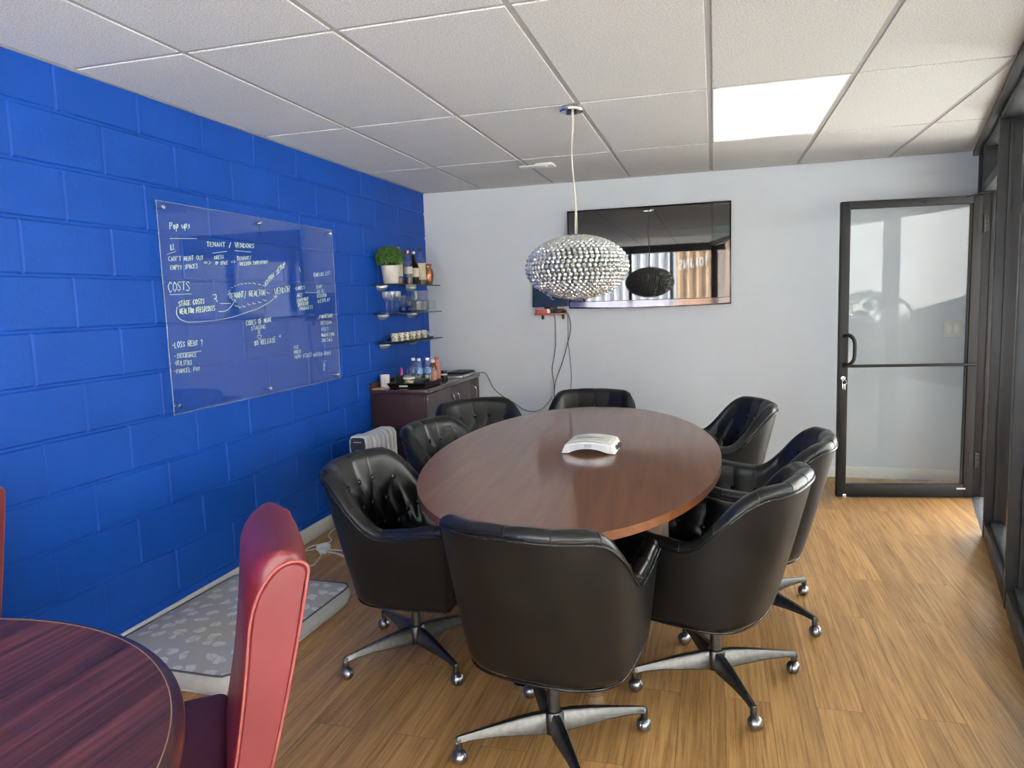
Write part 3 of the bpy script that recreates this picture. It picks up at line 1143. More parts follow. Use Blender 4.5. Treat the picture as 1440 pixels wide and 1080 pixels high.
        lathe(bm, [(0, -0.0016), (0.021, -0.0016), (0.021, 0.0016), (0, 0.0016)], 20, mtx=ax)
        lathe(bm, [(0, 0.062), (0.006, 0.062), (0.006, 0.03), (0, 0.03)], 10, (0.302, 0, 0))
        bm.transform(m)
        finish('caster', bm, M['caster'], leg, 40, label='ball shaped steel caster')
    return root


CH = [
    # x, y, facing, base turn, label
    (1.880, 0.040, 80, 28, 'nearest black armchair, back to the viewer, at the near end of the oval table'),
    (2.370, 0.548, 160, 23, 'nearest black armchair on the right side of the oval table, outer back showing'),
    (2.550, 1.210, 174, 44, 'middle of three black leather armchairs on the right side of the oval table'),
    (1.213, 0.517, -3, 51, 'black leather armchair nearest on the left side of the oval table, seen from its side'),
    (1.170, 1.345, -9, 20, 'black leather armchair on the left of the oval table in front of the white heater'),
    (1.075, 2.025, -48, 50, 'black leather armchair in front of the dark cabinet doors, far left of the table'),
    (1.595, 2.450, -90, 10, 'black leather armchair at the far end of the oval table, only its top rim showing'),
    (2.375, 2.140, 197, 40, 'farthest black leather armchair on the right of the oval table, against the grey wall'),
]
chair0 = make_chair()
for i, (x, y, a, bt, lab) in enumerate(CH):
    r = chair0 if i == 0 else copy_tree(chair0)
    r.location = (x, y, 0)
    r.rotation_euler = (0, 0, R(a - 90))
    r['label'] = lab
    r['group'] = 'black armchairs around the oval table'
    for c in r.children:
        if c.name.split('.')[0] == 'leg':
            c.rotation_euler = (0, 0, R(bt - (a - 90)))

# ------------------------------------------------------------------ round table and red chairs
rt = thing('round_table', 'round dark mahogany table with a striped grain in the near left corner', 'table', (0.969, -1.546, 0))
RR = 0.706


def circ(r, n=128):
    return [(r * cos(2 * pi * i / n), r * sin(2 * pi * i / n)) for i in range(n)]


bm = B()
prism(bm, circ(RR - 0.020), 0.715, 0.7402)
finish('tabletop', bm, M['mahogany'], rt, 12)
bm = B()
lathe(bm, [(RR - 0.0205, 0.712), (RR - 0.0205, 0.7405), (RR - 0.010, 0.7385), (RR - 0.002, 0.732), (RR, 0.722), (RR - 0.001, 0.708), (RR - 0.006, 0.700), (RR - 0.03, 0.697), (0.0, 0.697)], 128)
finish('edge_band', bm, M['mahogany_edge'], rt, label='dark rounded edge')
bm = B()
lathe(bm, [(RR - 0.022, 0.7400), (RR - 0.021, 0.7412), (RR - 0.0195, 0.7404)], 128)
finish('inlay_line', bm, M['gold_line'], rt, label='thin light line around the top')
bm = B()
lathe(bm, [(0, 0.02), (0.30, 0.02), (0.30, 0.035), (0.22, 0.055), (0.07, 0.08), (0.055, 0.12), (0.055, 0.66), (0.09, 0.69), (0.20, 0.697), (0, 0.697)], 40)
lathe(bm, [(0, 0), (0.29, 0), (0.29, 0.02), (0, 0.02)], 40)
finish('pedestal', bm, M['darkwood'], rt)

BW = 0.205


def back_c(z):      # centre line of the backrest in the side view
    k = (z - 0.40) / 0.55
    return -0.215 - 0.150 * k + 0.040 * k * k


def back_t(z):      # half thickness
    k = (z - 0.40) / 0.55
    return 0.038 + 0.030 * max(0, min(1, k)) ** 1.2


BT = 0.938


def make_red():
    root = thing('dining_chair', 'red leather dining chair', 'chair')
    bm = B()

    def f(u, v):
        z = 0.30 + (BT - 0.30) * v if v < 0.9 else 0
        if v >= 0.9:
            k = (v - 0.9) / 0.1
            z0 = 0.30 + (BT - 0.30) * 0.9
            ang = k * pi / 2
            z = z0 + (BT - z0) * sin(ang)
            sh = max(cos(ang), 0.0)
        else:
            sh = 1.0
        a = 2 * pi * u
        c, s = cos(a), sin(a)
        nn = 5.0
        hw = BW * (0.955 + 0.045 * sh ** 0.7) - 0.004
        ht = back_t(z) * max(sh, 0.0) ** 0.9 + 0.0005
        px = math.copysign(abs(c) ** (2 / nn), c) * hw
        py = math.copysign(abs(s) ** (2 / 2.6), s) * ht
        return (px, back_c(z) + py, z)
    g = grid(bm, f, 64, 44, True)
    bm.faces.new([c[0] for c in g])
    bm.faces.new([c[-1] for c in g])
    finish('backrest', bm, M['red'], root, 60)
    for sg in (-1, 1):
        bm = B()
        # arched side panel: flat outline in the side view with a gentle bulge
        out = []
        zf, zr = 0.775, 0.890
        for i in range(15):
            z = 0.30 + (zf - 0.30) * i / 14
            out.append((back_c(z) + back_t(z) * 0.80, z))
        for i in range(1, 13):                      # front edge sweeps back to the peak
            a = pi / 2 * i / 12
            z = zf + (0.914 - zf) * sin(a)
            out.append((back_c(z) + back_t(z) * (0.80 * cos(a) - 0.35 * (1 - cos(a))), z))
        for i in range(1, 7):                       # tight rear corner
            a = pi / 2 * i / 6
            z = zr + (0.914 - zr) * cos(a)
            out.append((back_c(z) - back_t(z) * (0.35 + 0.51 * sin(a)), z))
        for i in range(1, 15):
            z = zr - (zr - 0.30) * i / 14
            out.append((back_c(z) - back_t(z) * 0.86, z))
        t = bmesh.new()
        vo = [t.verts.new((sg * (BW - 0.010), y, z)) for y, z in out]
        cy = [(back_c(z) + (y - back_c(z)) * 0.86, z) for y, z in out]
        vi = [t.verts.new((sg * (BW + 0.002), y, z - (0.006 if z > 0.865 else 0))) for y, z in cy]
        nn = len(out)
        for i in range(nn):
            t.faces.new((vo[i], vo[(i + 1) % nn], vi[(i + 1) % nn], vi[i]))
        t.faces.new(vi)
        t.faces.new(vo[::-1])
        merge(bm, t)
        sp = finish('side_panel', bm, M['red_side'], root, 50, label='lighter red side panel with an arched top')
        bm = B()
        tube(bm, [(sg * (BW - 0.003), y, z) for y, z in out], 0.0032, 6)
        finish('piping', bm, M['red_piping'], sp)
    bm = B()
    box(bm, (-0.215, -0.20, 0.40), (0.215, 0.24, 0.475), 0.022, 3)
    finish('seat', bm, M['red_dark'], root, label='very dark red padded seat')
    bm = B()
    box(bm, (-0.205, -0.23, 0.33), (0.205, 0.22, 0.405), 0.004)
    finish('seat_frame', bm, M['red_dark'], root)
    for sx in (-1, 1):
        for sy, y in ((-1, -0.205), (1, 0.195)):
            bm = B()
            yb = y - 0.05 if sy < 0 else y
            tp = [(sx * 0.18 - 0.02, y - 0.02, 0.335), (sx * 0.18 + 0.02, y - 0.02, 0.335), (sx * 0.18 + 0.02, y + 0.02, 0.335), (sx * 0.18 - 0.02, y + 0.02, 0.335)]
            bt_ = [(sx * 0.18 - 0.014, yb - 0.014, 0), (sx * 0.18 + 0.014, yb - 0.014, 0), (sx * 0.18 + 0.014, yb + 0.014, 0), (sx * 0.18 - 0.014, yb + 0.014, 0)]
            a = [bm.verts.new(p) for p in tp]
            b = [bm.verts.new(p) for p in bt_]
            bm.faces.new(a)
            bm.faces.new(b[::-1])
            for i in range(4):
                bm.faces.new((a[i], b[i], b[(i + 1) % 4], a[(i + 1) % 4]))
            finish('leg', bm, M['darkwood'], root)
    return root


rc = make_red()
for i, (x, y, rz, lab) in enumerate((
        (1.180, -0.900, 127.5, 'red leather dining chair with a tall back, seen edge on beside the round table'),
        (0.285, -0.860, 200.0, 'dark red dining chair cut off by the left edge of the picture'))):
    r = rc if i == 0 else copy_tree(rc)
    r.location = (x, y, 0)
    r.rotation_euler = (0, 0, R(rz))
    r['label'] = lab
    r['group'] = 'red dining chairs at the round table'

# ------------------------------------------------------------------ pendant lamp
LX, LY, LZ = 1.706, 1.572, 1.563
lamp = thing('pendant_lamp', 'round crystal bead pendant lamp hanging over the oval table', 'lamp', (LX, LY, 0))
bm = B()
lathe(bm, [(0, CEIL), (0.058, CEIL), (0.060, CEIL - 0.004), (0.060, CEIL - 0.018), (0.056, CEIL - 0.024), (0, CEIL - 0.026)], 40, (-0.008, -0.012, 0))
finish('canopy', bm, M['chrome'], lamp)
bm = B()
p1 = [(-0.004, -0.012, CEIL - 0.024), (-0.006, 0.0, 2.25), (-0.014, 0.002, 2.15), (-0.011, 0.002, 2.05), (-0.003, 0.0, 1.93), (-0.001, 0, 1.84), (-0.004, 0, 1.76), (-0.004, 0, 1.71)]
tube(bm, smooth_path(p1, 5), 0.0032, 8)
p2 = [(0.002, -0.012, CEIL - 0.024), (-0.002, 0.002, 2.25), (-0.011, -0.003, 2.15), (-0.014, 0.002, 2.05), (0.000, 0.003, 1.93), (0.004, 0, 1.84), (0.004, 0.0, 1.76), (0.002, 0, 1.72), (-0.001, 0, 1.71)]
tube(bm, smooth_path(p2, 5), 0.0022, 8)
finish('cord', bm, M['cord_clear'], lamp, 0)
ra, rb = 0.250, 0.150
bm = B()
lathe(bm, [(max(ra * 0.955 * cos(a), 0), LZ + rb * 0.955 * sin(a)) for a in [(-90 + 180 * i / 36) * pi / 180 for i in range(37)]], 64)
sh = finish('bead_gap_backing', bm, M['bead_gap'], lamp, 60)  # dark shell behind the beads, shade of their gaps put in as colour
bm = B()
for i in range(27):
    a = (-80 + 160 * i / 26) * pi / 180
    r, z = ra * 0.975 * cos(a), LZ + rb * 0.975 * sin(a)
    tube(bm, [(r * cos(k * pi / 36), r * sin(k * pi / 36), z) for k in range(72)], 0.0016, 5, True)
lathe(bm, [(0, LZ + rb + 0.014), (0.018, LZ + rb + 0.013), (0.020, LZ + rb + 0.002), (0.05, LZ + rb - 0.004)], 20)
for k in range(3):
    ball(bm, (0.045 * cos(k * 2.1), 0.045 * sin(k * 2.1), LZ + rb + 0.006), 0.007, 1)
finish('shade_frame', bm, M['wire'], lamp, 60)
# crystals: icosahedral beads in staggered rings
t = bmesh.new()
bmesh.ops.create_icosphere(t, subdivisions=2, radius=1.0)
ic_v = [v.co.copy() for v in t.verts]
ic_f = [[v.index for v in f.verts] for f in t.faces]
t.free()
V, F = [], []
row, a = 0, -84 * pi / 180
while a < 84 * pi / 180:
    r, z = ra * cos(a), rb * sin(a)
    cnt = max(5, int(round(2 * pi * r / 0.0262)))
    for k in range(cnt):
        th = 2 * pi * (k + 0.5 * (row % 2)) / cnt
        c = Vector((r * cos(th), r * sin(th), LZ + z))
        q = Matrix.Rotation(random.random() * 6.28, 3, 'X') @ Matrix.Rotation(random.random() * 6.28, 3, 'Z')
        rad = 0.0118
        b0 = len(V)
        V += [tuple(c + (q @ v) * rad) for v in ic_v]
        F += [[i + b0 for i in f] for f in ic_f]
    a += 0.0212 / math.sqrt((ra * sin(a)) ** 2 + (rb * cos(a)) ** 2)
    row += 1
me = bpy.data.meshes.new('crystal_beads')
me.from_pydata(V, [], F)
me.materials.append(M['bead'])
bd = bpy.data.objects.new('crystal_beads', me)
COL.objects.link(bd)
bd.parent = lamp
bd['kind'] = 'stuff'
bd['label'] = 'rows of clear crystal beads'

# ------------------------------------------------------------------ ceiling light and detector
cl = thing('ceiling_light', 'lit flat white panel light set in the ceiling grid', 'ceiling light', (2.6523, 2.1097, CEIL))
bm = B()
for lo, hi in (((-0.2925, -0.597, 0.0008), (0.2925, -0.591, 0.006)), ((-0.2925, 0.591, 0.0008), (0.2925, 0.597, 0.006)), ((-0.2925, -0.597, 0.0008), (-0.2865, 0.597, 0.006)), ((0.2865, -0.597, 0.0008), (0.2925, 0.597, 0.006))):
    box(bm, lo, hi)
finish('frame', bm, M['trim'], cl)
bm = B()
box(bm, (-0.288, -0.592, 0.0022), (0.288, 0.592, 0.0045))
finish('diffuser', bm, M['led'], cl, label='glowing white diffuser')

c2 = copy_tree(cl)  # second panel out of view, added to even out the lighting
c2.location = (TX + 3.5 * TDX, TY0 - 1.5 * TDY, CEIL)
c2['label'] = 'added unseen panel light in the ceiling behind the viewer'

sd = thing('ceiling_sensor', 'small white sensor with a square base on the ceiling in front of the far wall', 'sensor', (1.203, 2.88, CEIL))
bm = B()
box(bm, (-0.01, 0.0, -0.016), (0.11, 0.13, 0), 0.004)
finish('base', bm, M['white_plastic'], sd)
bm = B()
box(bm, (-0.11, -0.05, -0.030), (0.075, 0.02, -0.018), 0.005)
tube(bm, [(0.0, 0.0, -0.02), (0.02, 0.03, -0.01)], 0.012, 10)
finish('cover', bm, M['white_plastic'], sd)

# ------------------------------------------------------------------ television
TX0, TX1, TZ0, TZ1, TY = 1.243, 2.492, 1.334, 2.102, 3.716
tv = thing('television', 'large black wall television on the far wall with a mirror like screen', 'television', ((TX0 + TX1) / 2, TY, 0))
w2 = (TX1 - TX0) / 2


def tv_outline(m, bow):
    pts = [(-w2 + m, TZ1 - m), (-w2 + m, TZ0 + m)]
    for i in range(1, 24):
        u = -1 + 2 * i / 24
        pts.append(((w2 - m) * u, TZ0 + m - bow * (1 - u * u)))
    pts += [(w2 - m, TZ0 + m), (w2 - m, TZ1 - m)]
    return pts


MY = Matrix.Rotation(R(90), 4, 'X')      # outline (x, z), extruded towards -y


def slab(poly, y0, y1, bev=0.0):
    bm = B()
    prism(bm, poly, -y1, -y0, bev, 2, MY)
    return bm


finish('housing', slab(tv_outline(0.0, 0.012), 0.0, 0.05, 0.004), M['bezel'], tv, label='dark purple black frame')
bm = B()
poly = [(-w2 + 0.012, TZ1 - 0.014), (-w2 + 0.012, TZ0 + 0.052), (w2 - 0.012, TZ0 + 0.052), (w2 - 0.012, TZ1 - 0.014)]
finish('screen', slab(poly, -0.003, 0.002), M['screen'], tv)
bm = B()
pts = [(-w2 + 0.008, TZ0 + 0.048), (-w2 + 0.008, TZ0 + 0.010)]
for i in range(1, 24):
    u = -1 + 2 * i / 24
    pts.append(((w2 - 0.008) * u, TZ0 + 0.010 - 0.012 * (1 - u * u)))
pts += [(w2 - 0.008, TZ0 + 0.010), (w2 - 0.008, TZ0 + 0.048)]
finish('chin', slab(pts, -0.004, 0.002), M['tvchin'], tv, label='mirror like strip below the screen')
bm = B()
box(bm, (-0.25, 0.05, 1.55), (0.25, YB - TY, 1.9), 0.004)
finish('wall_mount', bm, M['black'], tv)

# small tablet on a little shelf beside the television
sh = thing('wall_shelf', 'small orange wood shelf on the far wall left of the television', 'shelf', (1.10, YB, 0))
bm = B()
box(bm, (-0.135, -0.11, 1.288), (0.125, 0, 1.300), 0.002)
finish('board', bm, M['orange_wood'], sh)
bm = B()
box(bm, (-0.10, -0.012, 1.25), (-0.08, 0, 1.289), 0.002)
box(bm, (0.07, -0.012, 1.25), (0.09, 0, 1.289), 0.002)
finish('bracket', bm, M['black'], sh)
tab = thing('tablet', 'blue screened tablet leaning on the little shelf behind the pendant lamp', 'tablet', (1.085, 3.735, 1.352), 0)
mt = Matrix.Rotation(R(-7), 4, 'X')
bm = B()
box(bm, (-0.150, -0.006, 0), (0.150, 0.006, 0.185), 0.006, mtx=mt)
finish('body', bm, M['black'], tab)
bm = B()
box(bm, (-0.142, -0.0075, 0.008), (0.142, -0.0055, 0.165), 0, mtx=mt)
scn = finish('screen', bm, M['tablet'], tab, label='dark blue screen')
bm = B()
tube(bm, [mt @ Vector(p) for p in ((-0.03, -0.008, 0.10), (-0.005, -0.008, 0.085), (0.02, -0.008, 0.09), (-0.0, -0.008, 0.07), (0.03, -0.008, 0.055))], 0.004, 6)
box(bm, (-0.142, -0.0085, 0.160), (0.142, -0.0070, 0.166), 0, mtx=mt)
finish('screen_mark', bm, M['tablet_glow'], scn)
bm = B()
box(bm, (-0.05, -0.012, -0.048), (0.05, 0.03, 0.004), 0.004)
finish('stand', bm, M['black'], tab)
bx = thing('small_box', 'red and white small box lying on the orange shelf', 'box', (1.03, 3.70, 1.3004))
bm = B()
box(bm, (-0.055, -0.018, 0), (0.035, 0.018, 0.034), 0.003)
finish('cover', bm, M['red_cover'], bx)
bm = B()
box(bm, (0.0355, -0.017, 0.001), (0.06, 0.017, 0.033), 0.003)
box(bm, (-0.06, -0.017, 0.031), (0.05, 0.017, 0.036), 0.002)
finish('sleeve', bm, M['white_plastic'], bx)
ad = thing('power_adapter', 'black power adapter on the little orange shelf', 'adapter', (1.17, 3.715, 1.3004))
bm = B()
box(bm, (-0.055, -0.03, 0), (0.02, 0.03, 0.035), 0.008)
box(bm, (0.022, -0.02, 0), (0.05, 0.03, 0.022), 0.005)
finish('body', bm, M['black'], ad)


def cable(pts, r, mat, label, cat='cable', name='cable', k=6, group=None):
    bm = B()
    tube(bm, smooth_path(pts, k), r, 6)
    o = finish(name, bm, mat, None, 0)
    tag(o, label, cat, group)
    return o


YC = YB - 0.006
cable([(1.113, YC - 0.04, 1.290), (1.111, YC, 1.24), (1.112, YC, 1.10), (1.11, YC, 1.028), (1.093, YC, 0.93), (1.075, YC, 0.835), (1.086, YC, 0.74), (1.088, YC, 0.64), (1.082, YC, 0.50), (1.05, YC, 0.35), (1.04, YC - 0.012, 0.088)], 0.0028, M['cord_black'], 'thin black cable hanging leftmost under the little shelf', group='cables on the far wall')
cable([(1.18, YC - 0.02, 1.335), (1.215, YC, 1.299), (1.236, YC, 1.23), (1.238, YC, 1.154), (1.212, YC, 1.056), (1.165, YC, 0.90), (1.115, YC, 0.775), (1.095, YC, 0.70), (1.089, YC - 0.006, 0.60), (1.10, YC, 0.45), (1.12, YC - 0.012, 0.088)], 0.0034, M['cord_black'], 'thin black cable crossing from right to left below the television', group='cables on the far wall')
cable([(1.205, YC - 0.02, 1.33), (1.217, YC - 0.006, 1.27), (1.218, YC, 1.15), (1.216, YC - 0.006, 1.06), (1.224, YC, 0.98), (1.235, YC, 0.804), (1.231, YC, 0.70), (1.225, YC, 0.60), (1.22, YC, 0.40), (1.20, YC - 0.012, 0.088)], 0.0026, M['cord_black'], 'thin black cable hanging rightmost under the television corner', group='cables on the far wall')
cable([(0.46, YC - 0.10, 0.823), (0.50, YC - 0.01, 0.808), (0.559, YC, 0.687), (0.63, YC, 0.62), (0.724, YC, 0.566), (0.82, YC, 0.50), (0.907, YC, 0.482), (0.98, YC, 0.505), (1.043, YC, 0.567), (1.07, YC, 0.61)], 0.0028, M['cord_black'], 'thin black cable sagging from the cabinet top across the far wall')

# light switch
sw = thing('light_switch', 'ivory double light switch plate on the far wall behind the glass door', 'light switch', (4.005, YB, 1.108))
bm = B()
box(bm, (-0.058, -0.007, -0.057), (0.058, 0, 0.057), 0.003)
finish('plate', bm, M['ivory'], sw)
for dx in (-0.024, 0.024):
    bm = B()
    box(bm, (dx - 0.016, -0.0105, -0.033), (dx + 0.016, -0.006, 0.033), 0.002)
    finish('rocker', bm, M['white_plastic'], sw)

# ------------------------------------------------------------------ conference phone on the table
dv = thing('conference_device', 'white and silver conferencing box on the oval table', 'device', (1.845, 1.085, 0.7405), R(-1))
out = []
for i in range(13):
    u = -1 + 2 * i / 12
    out.append((0.100 * u, 0.040 + 0.012 * (1 - u * u)))
inn = []
for i in range(13):
    u = 1 - 2 * i / 12
    inn.append((0.085 * u, 0.004 + 0.020 * (1 - u * u)))
poly = [(-0.116, 0.002), (-0.112, 0.014)] + out + [(0.112, 0.014), (0.116, 0.002)] + inn
bm = B()
prism(bm, poly, -0.10, 0.105, 0.003, 2, MY)
finish('housing', bm, M['white_plastic'], dv)
bm = B()


def lid(u, v):
    x = -0.094 + 0.188 * u
    y = -0.082 + 0.165 * v
    k = x / 0.100
    e = min(1, min(u, 1 - u) * 14) * min(1, min(v, 1 - v) * 14)
    return (x, y, 0.0415 + 0.012 * (1 - k * k) + 0.0045 * e ** 0.5)


grid(bm, lid, 40, 30)
finish('top_cover', bm, M['cream'], dv)
bm = B()
for i in range(7):
    x = -0.060 + 0.0175 * i
    box(bm, (x, -0.035, 0.0555), (x + 0.0155, -0.012, 0.0590))
dsp = finish('indicator_strip', bm, M['grey_plastic'], dv, label='grey strip of small windows')
bm = B()
box(bm, (-0.022, -0.027, 0.0585), (0.018, -0.021, 0.0596))
finish('indicator_mark', bm, M['charcoal'], dsp)
bm = B()
pp = [(-0.080, 0.012)] + [(0.080 * (-1 + 2 * i / 12), 0.036 + 0.010 * (1 - (-1 + 2 * i / 12) ** 2)) for i in range(13)] + [(0.080, 0.012)] + [(0.07 * (1 - 2 * i / 12), 0.012 + 0.014 * (1 - (1 - 2 * i / 12) ** 2)) for i in range(13)]
prism(bm, pp, 0.102, 0.1065, 0, 2, MY)
finish('front_panel', bm, M['silver'], dv, label='silver arched front')
bm = B()
box(bm, (-0.016, -0.109, 0.030), (0.016, -0.1055, 0.043))
box(bm, (-0.009, -0.110, 0.035), (0.010, -0.1085, 0.038))
finish('name_plate', bm, M['grey_plastic'], dv)
bm = B()
box(bm, (0.110, 0.02, 0.006), (0.122, 0.06, 0.026), 0.002)
box(bm, (0.104, -0.04, 0.010), (0.120, 0.0, 0.024), 0.002)
box(bm, (-0.122, 0.03, 0.008), (-0.108, 0.05, 0.03), 0.002)
finish('port', bm, M['charcoal'], dv)

# ------------------------------------------------------------------ floor cushion
cu_ = thing('floor_cushion', 'grey damask floor cushion lying along the blue wall', 'cushion', (0.350, 0.525, 0), R(-1.6))
CW, CL, CHH = 0.325, 0.45, 0.088


def rrect(sx, sy, n=96, nn=18.0):
    o = []
    for i in range(n):
        a = 2 * pi * i / n
        c, s = cos(a), sin(a)
        r = 1 / (abs(c / sx) ** nn + abs(s / sy) ** nn) ** (1 / nn)
        o.append((r * c, r * s))
    return o


bm = B()
secs = [(0.015, 0.0), (0.004, 0.004), (-0.006, 0.03), (-0.008, 0.05), (-0.004, 0.07), (0.003, 0.078)]
rings = [[bm.verts.new((x, y, z)) for x, y in rrect(CW - s, CL - s)] for s, z in secs]
for a, b in zip(rings, rings[1:]):
    for i in range(96):
        bm.faces.new((a[i], a[(i + 1) % 96], b[(i + 1) % 96], b[i]))
bm.faces.new(rings[0])
finish('side_band', bm, M['cushion_side'], cu_, 60, label='plain grey side band')
bm = B()


def ctop(u, v):
    i = u
    a = 2 * pi * u
    c, s = cos(a), sin(a)
    r = 1 / (abs(c / (CW - 0.003)) ** 18 + abs(s / (CL - 0.003)) ** 18) ** (1 / 18)
    k = v
    z = 0.078 + 0.020 * (1 - k ** 3) + 0.004 * sin(7 * r * k * c + 1) * sin(9 * r * k * s) * (1 - k ** 4)
    return (r * k * c, r * k * s, z)


grid(bm, lambda u, v: ctop(u, max(v, 0.002)), 96, 24, True)
finish('top_cover', bm, M['damask'], cu_, 60, label='woven top with pale blossoms')
bm = B()
tube(bm, [(x, y, 0.079) for x, y in rrect(CW + 0.001, CL + 0.001)], 0.004, 6, True)
finish('piping', bm, M['cushion_pipe'], cu_, 60, label='dark grey piping')
bm = B()
tube(bm, [(x, y, 0.005) for x, y in rrect(CW - 0.003, CL - 0.003)], 0.004, 6, True)
finish('piping', bm, M['cushion_side'], cu_, 60)

# ------------------------------------------------------------------ oil heater with its cord
ht = thing('oil_heater', 'white oil filled radiator heater standing by the blue wall', 'heater', (0.210, 2.0, 0))
bm = B()
prof = [(-0.062, 0.07), (-0.062, 0.565), (-0.05, 0.592), (-0.03, 0.600), (0.03, 0.600), (0.05, 0.592), (0.062, 0.565), (0.062, 0.07)]
prism(bm, prof, -0.075, 0.0, 0.006, 2, MY)
finish('end_housing', bm, M['heater'], ht)
bm = B()
pr = [(-0.052, 0.535), (-0.046, 0.580), (-0.03, 0.586), (0.03, 0.586), (0.046, 0.580), (0.052, 0.535), (0.045, 0.475), (0.03, 0.44), (-0.03, 0.44), (-0.045, 0.475)]
prism(bm, pr, 0.001, 0.010, 0.003, 2, MY)
cp = finish('control_panel', bm, M['charcoal'], ht, label='dark control panel')
bm = B()
box(bm, (-0.028, -0.013, 0.555), (0.028, -0.0095, 0.562), 0.001)
lathe(bm, [(0, 0.014), (0.018, 0.014), (0.020, 0.0), (0, 0)], 20, mtx=Matrix.Translation((0, -0.0095, 0.49)) @ Matrix.Rotation(R(90), 4, 'X'))
finish('dial', bm, M['silver'], cp)
for k in range(6):
    y0 = 0.092 + 0.060 * k
    bm = B()
    fp = [(-0.075, 0.13), (-0.075, 0.55), (-0.06, 0.578), (-0.035, 0.588), (0.035, 0.588), (0.06, 0.578), (0.075, 0.55), (0.075, 0.13), (0.06, 0.10), (-0.06, 0.10)]
    prism(bm, fp, -y0 - 0.020, -y0, 0.006, 2, MY)
    finish('fin', bm, M['heater'], ht)
bm = B()
box(bm, (-0.02, 0.07, 0.15), (0.02, 0.43, 0.18), 0.004)
box(bm, (-0.02, 0.07, 0.50), (0.02, 0.43, 0.53), 0.004)
finish('oil_channel', bm, M['heater'], ht)
for y in (0.06, 0.36):
    bm = B()
    tube(bm, [(-0.11, y, 0.03), (-0.09, y, 0.075), (0.09, y, 0.075), (0.11, y, 0.03)], 0.008, 8)
    for sx in (-1, 1):
        lathe(bm, [(0, -0.009), (0.024, -0.009), (0.025, 0), (0.024, 0.009), (0, 0.009)], 18, mtx=Matrix.Translation((sx * 0.112, y, 0.025)) @ Matrix.Rotation(R(90), 4, 'Y'))
    finish('foot', bm, M['charcoal'], ht)
ec = thing('extension_cord', 'white extension cord with a block socket on the floor by the baseboard', 'cord', (0.2, 1.52, 0))
bm = B()
box(bm, (-0.075, 0.015, 0), (-0.025, 0.085, 0.034), 0.006, mtx=Matrix.Rotation(R(-20), 4, 'Z'))
box(bm, (-0.02, -0.005, 0), (0.02, 0.035, 0.028), 0.005, mtx=Matrix.Rotation(R(15), 4, 'Z'))
finish('socket_block', bm, M['white_plastic'], ec)
bm = B()
tube(bm, smooth_path([(-0.05, 0.06, 0.014), (-0.12, 0.02, 0.006), (-0.13, 0.10, 0.005), (-0.06, 0.20, 0.005), (-0.13, 0.30, 0.005), (-0.15, 0.42, 0.01), (-0.06, 0.50, 0.006), (0.02, 0.49, 0.03)], 8), 0.0045, 6)
tube(bm, smooth_path([(0.0, 0.01, 0.012), (0.08, 0.01, 0.006), (0.15, -0.03, 0.005), (0.185, -0.02, 0.005), (0.16, 0.04, 0.005), (0.08, 0.06, 0.006), (0.0, 0.04, 0.008), (0.03, -0.10, 0.005), (0.045, -0.19, 0.005), (-0.02, -0.20, 0.005)], 8), 0.0045, 6)
tube(bm, smooth_path([(0.01, 0.02, 0.010), (0.10, -0.01, 0.0135), (0.2, -0.035, 0.005), (0.30, -0.03, 0.005), (0.42, -0.01, 0.005)], 8), 0.0045, 6)
finish('cord', bm, M['cord_white'], ec, 0)

# ------------------------------------------------------------------ clear writing board
bd_ = thing('writing_board', 'clear rectangular glass writing board covered in pale handwriting on the blue wall', 'writing board', (0, 1.39, 1.42))
bm = B()
y0, y1, z0, z1 = -0.752, 0.755, -0.472, 0.472
box(bm, (0.030, y0, z0), (0.036, y1, z1), 0.0015, 1)
finish('panel', bm, M['board'], bd_)
bm = B()
for pts in ([(0.033, y0, z0), (0.033, y0, z1)], [(0.033, y1, z0), (0.033, y1, z1)], [(0.033, y0, z0), (0.033, y1, z0)], [(0.033, y0, z1), (0.033, y1, z1)]):
    tube(bm, pts, 0.0022, 6)
finish('edge', bm, M['board_edge'], bd_)
for y, z in ((0.66, 1.865), (1.367, 1.861), (2.102, 1.866), (0.66, 0.985), (1.357, 0.98), (2.09, 0.978)):
    bm = B()
    lathe(bm, [(0, 0.0), (0.0085, 0.0), (0.0085, 0.0295), (0.0085, 0.037), (0.0105, 0.038), (0.0105, 0.050), (0.009, 0.053), (0, 0.0535)], 18, mtx=Matrix.Translation((0, y - 1.39, z - 1.42)) @ Matrix.Rotation(R(90), 4, 'Y'))
    finish('standoff', bm, M['chrome'], bd_)

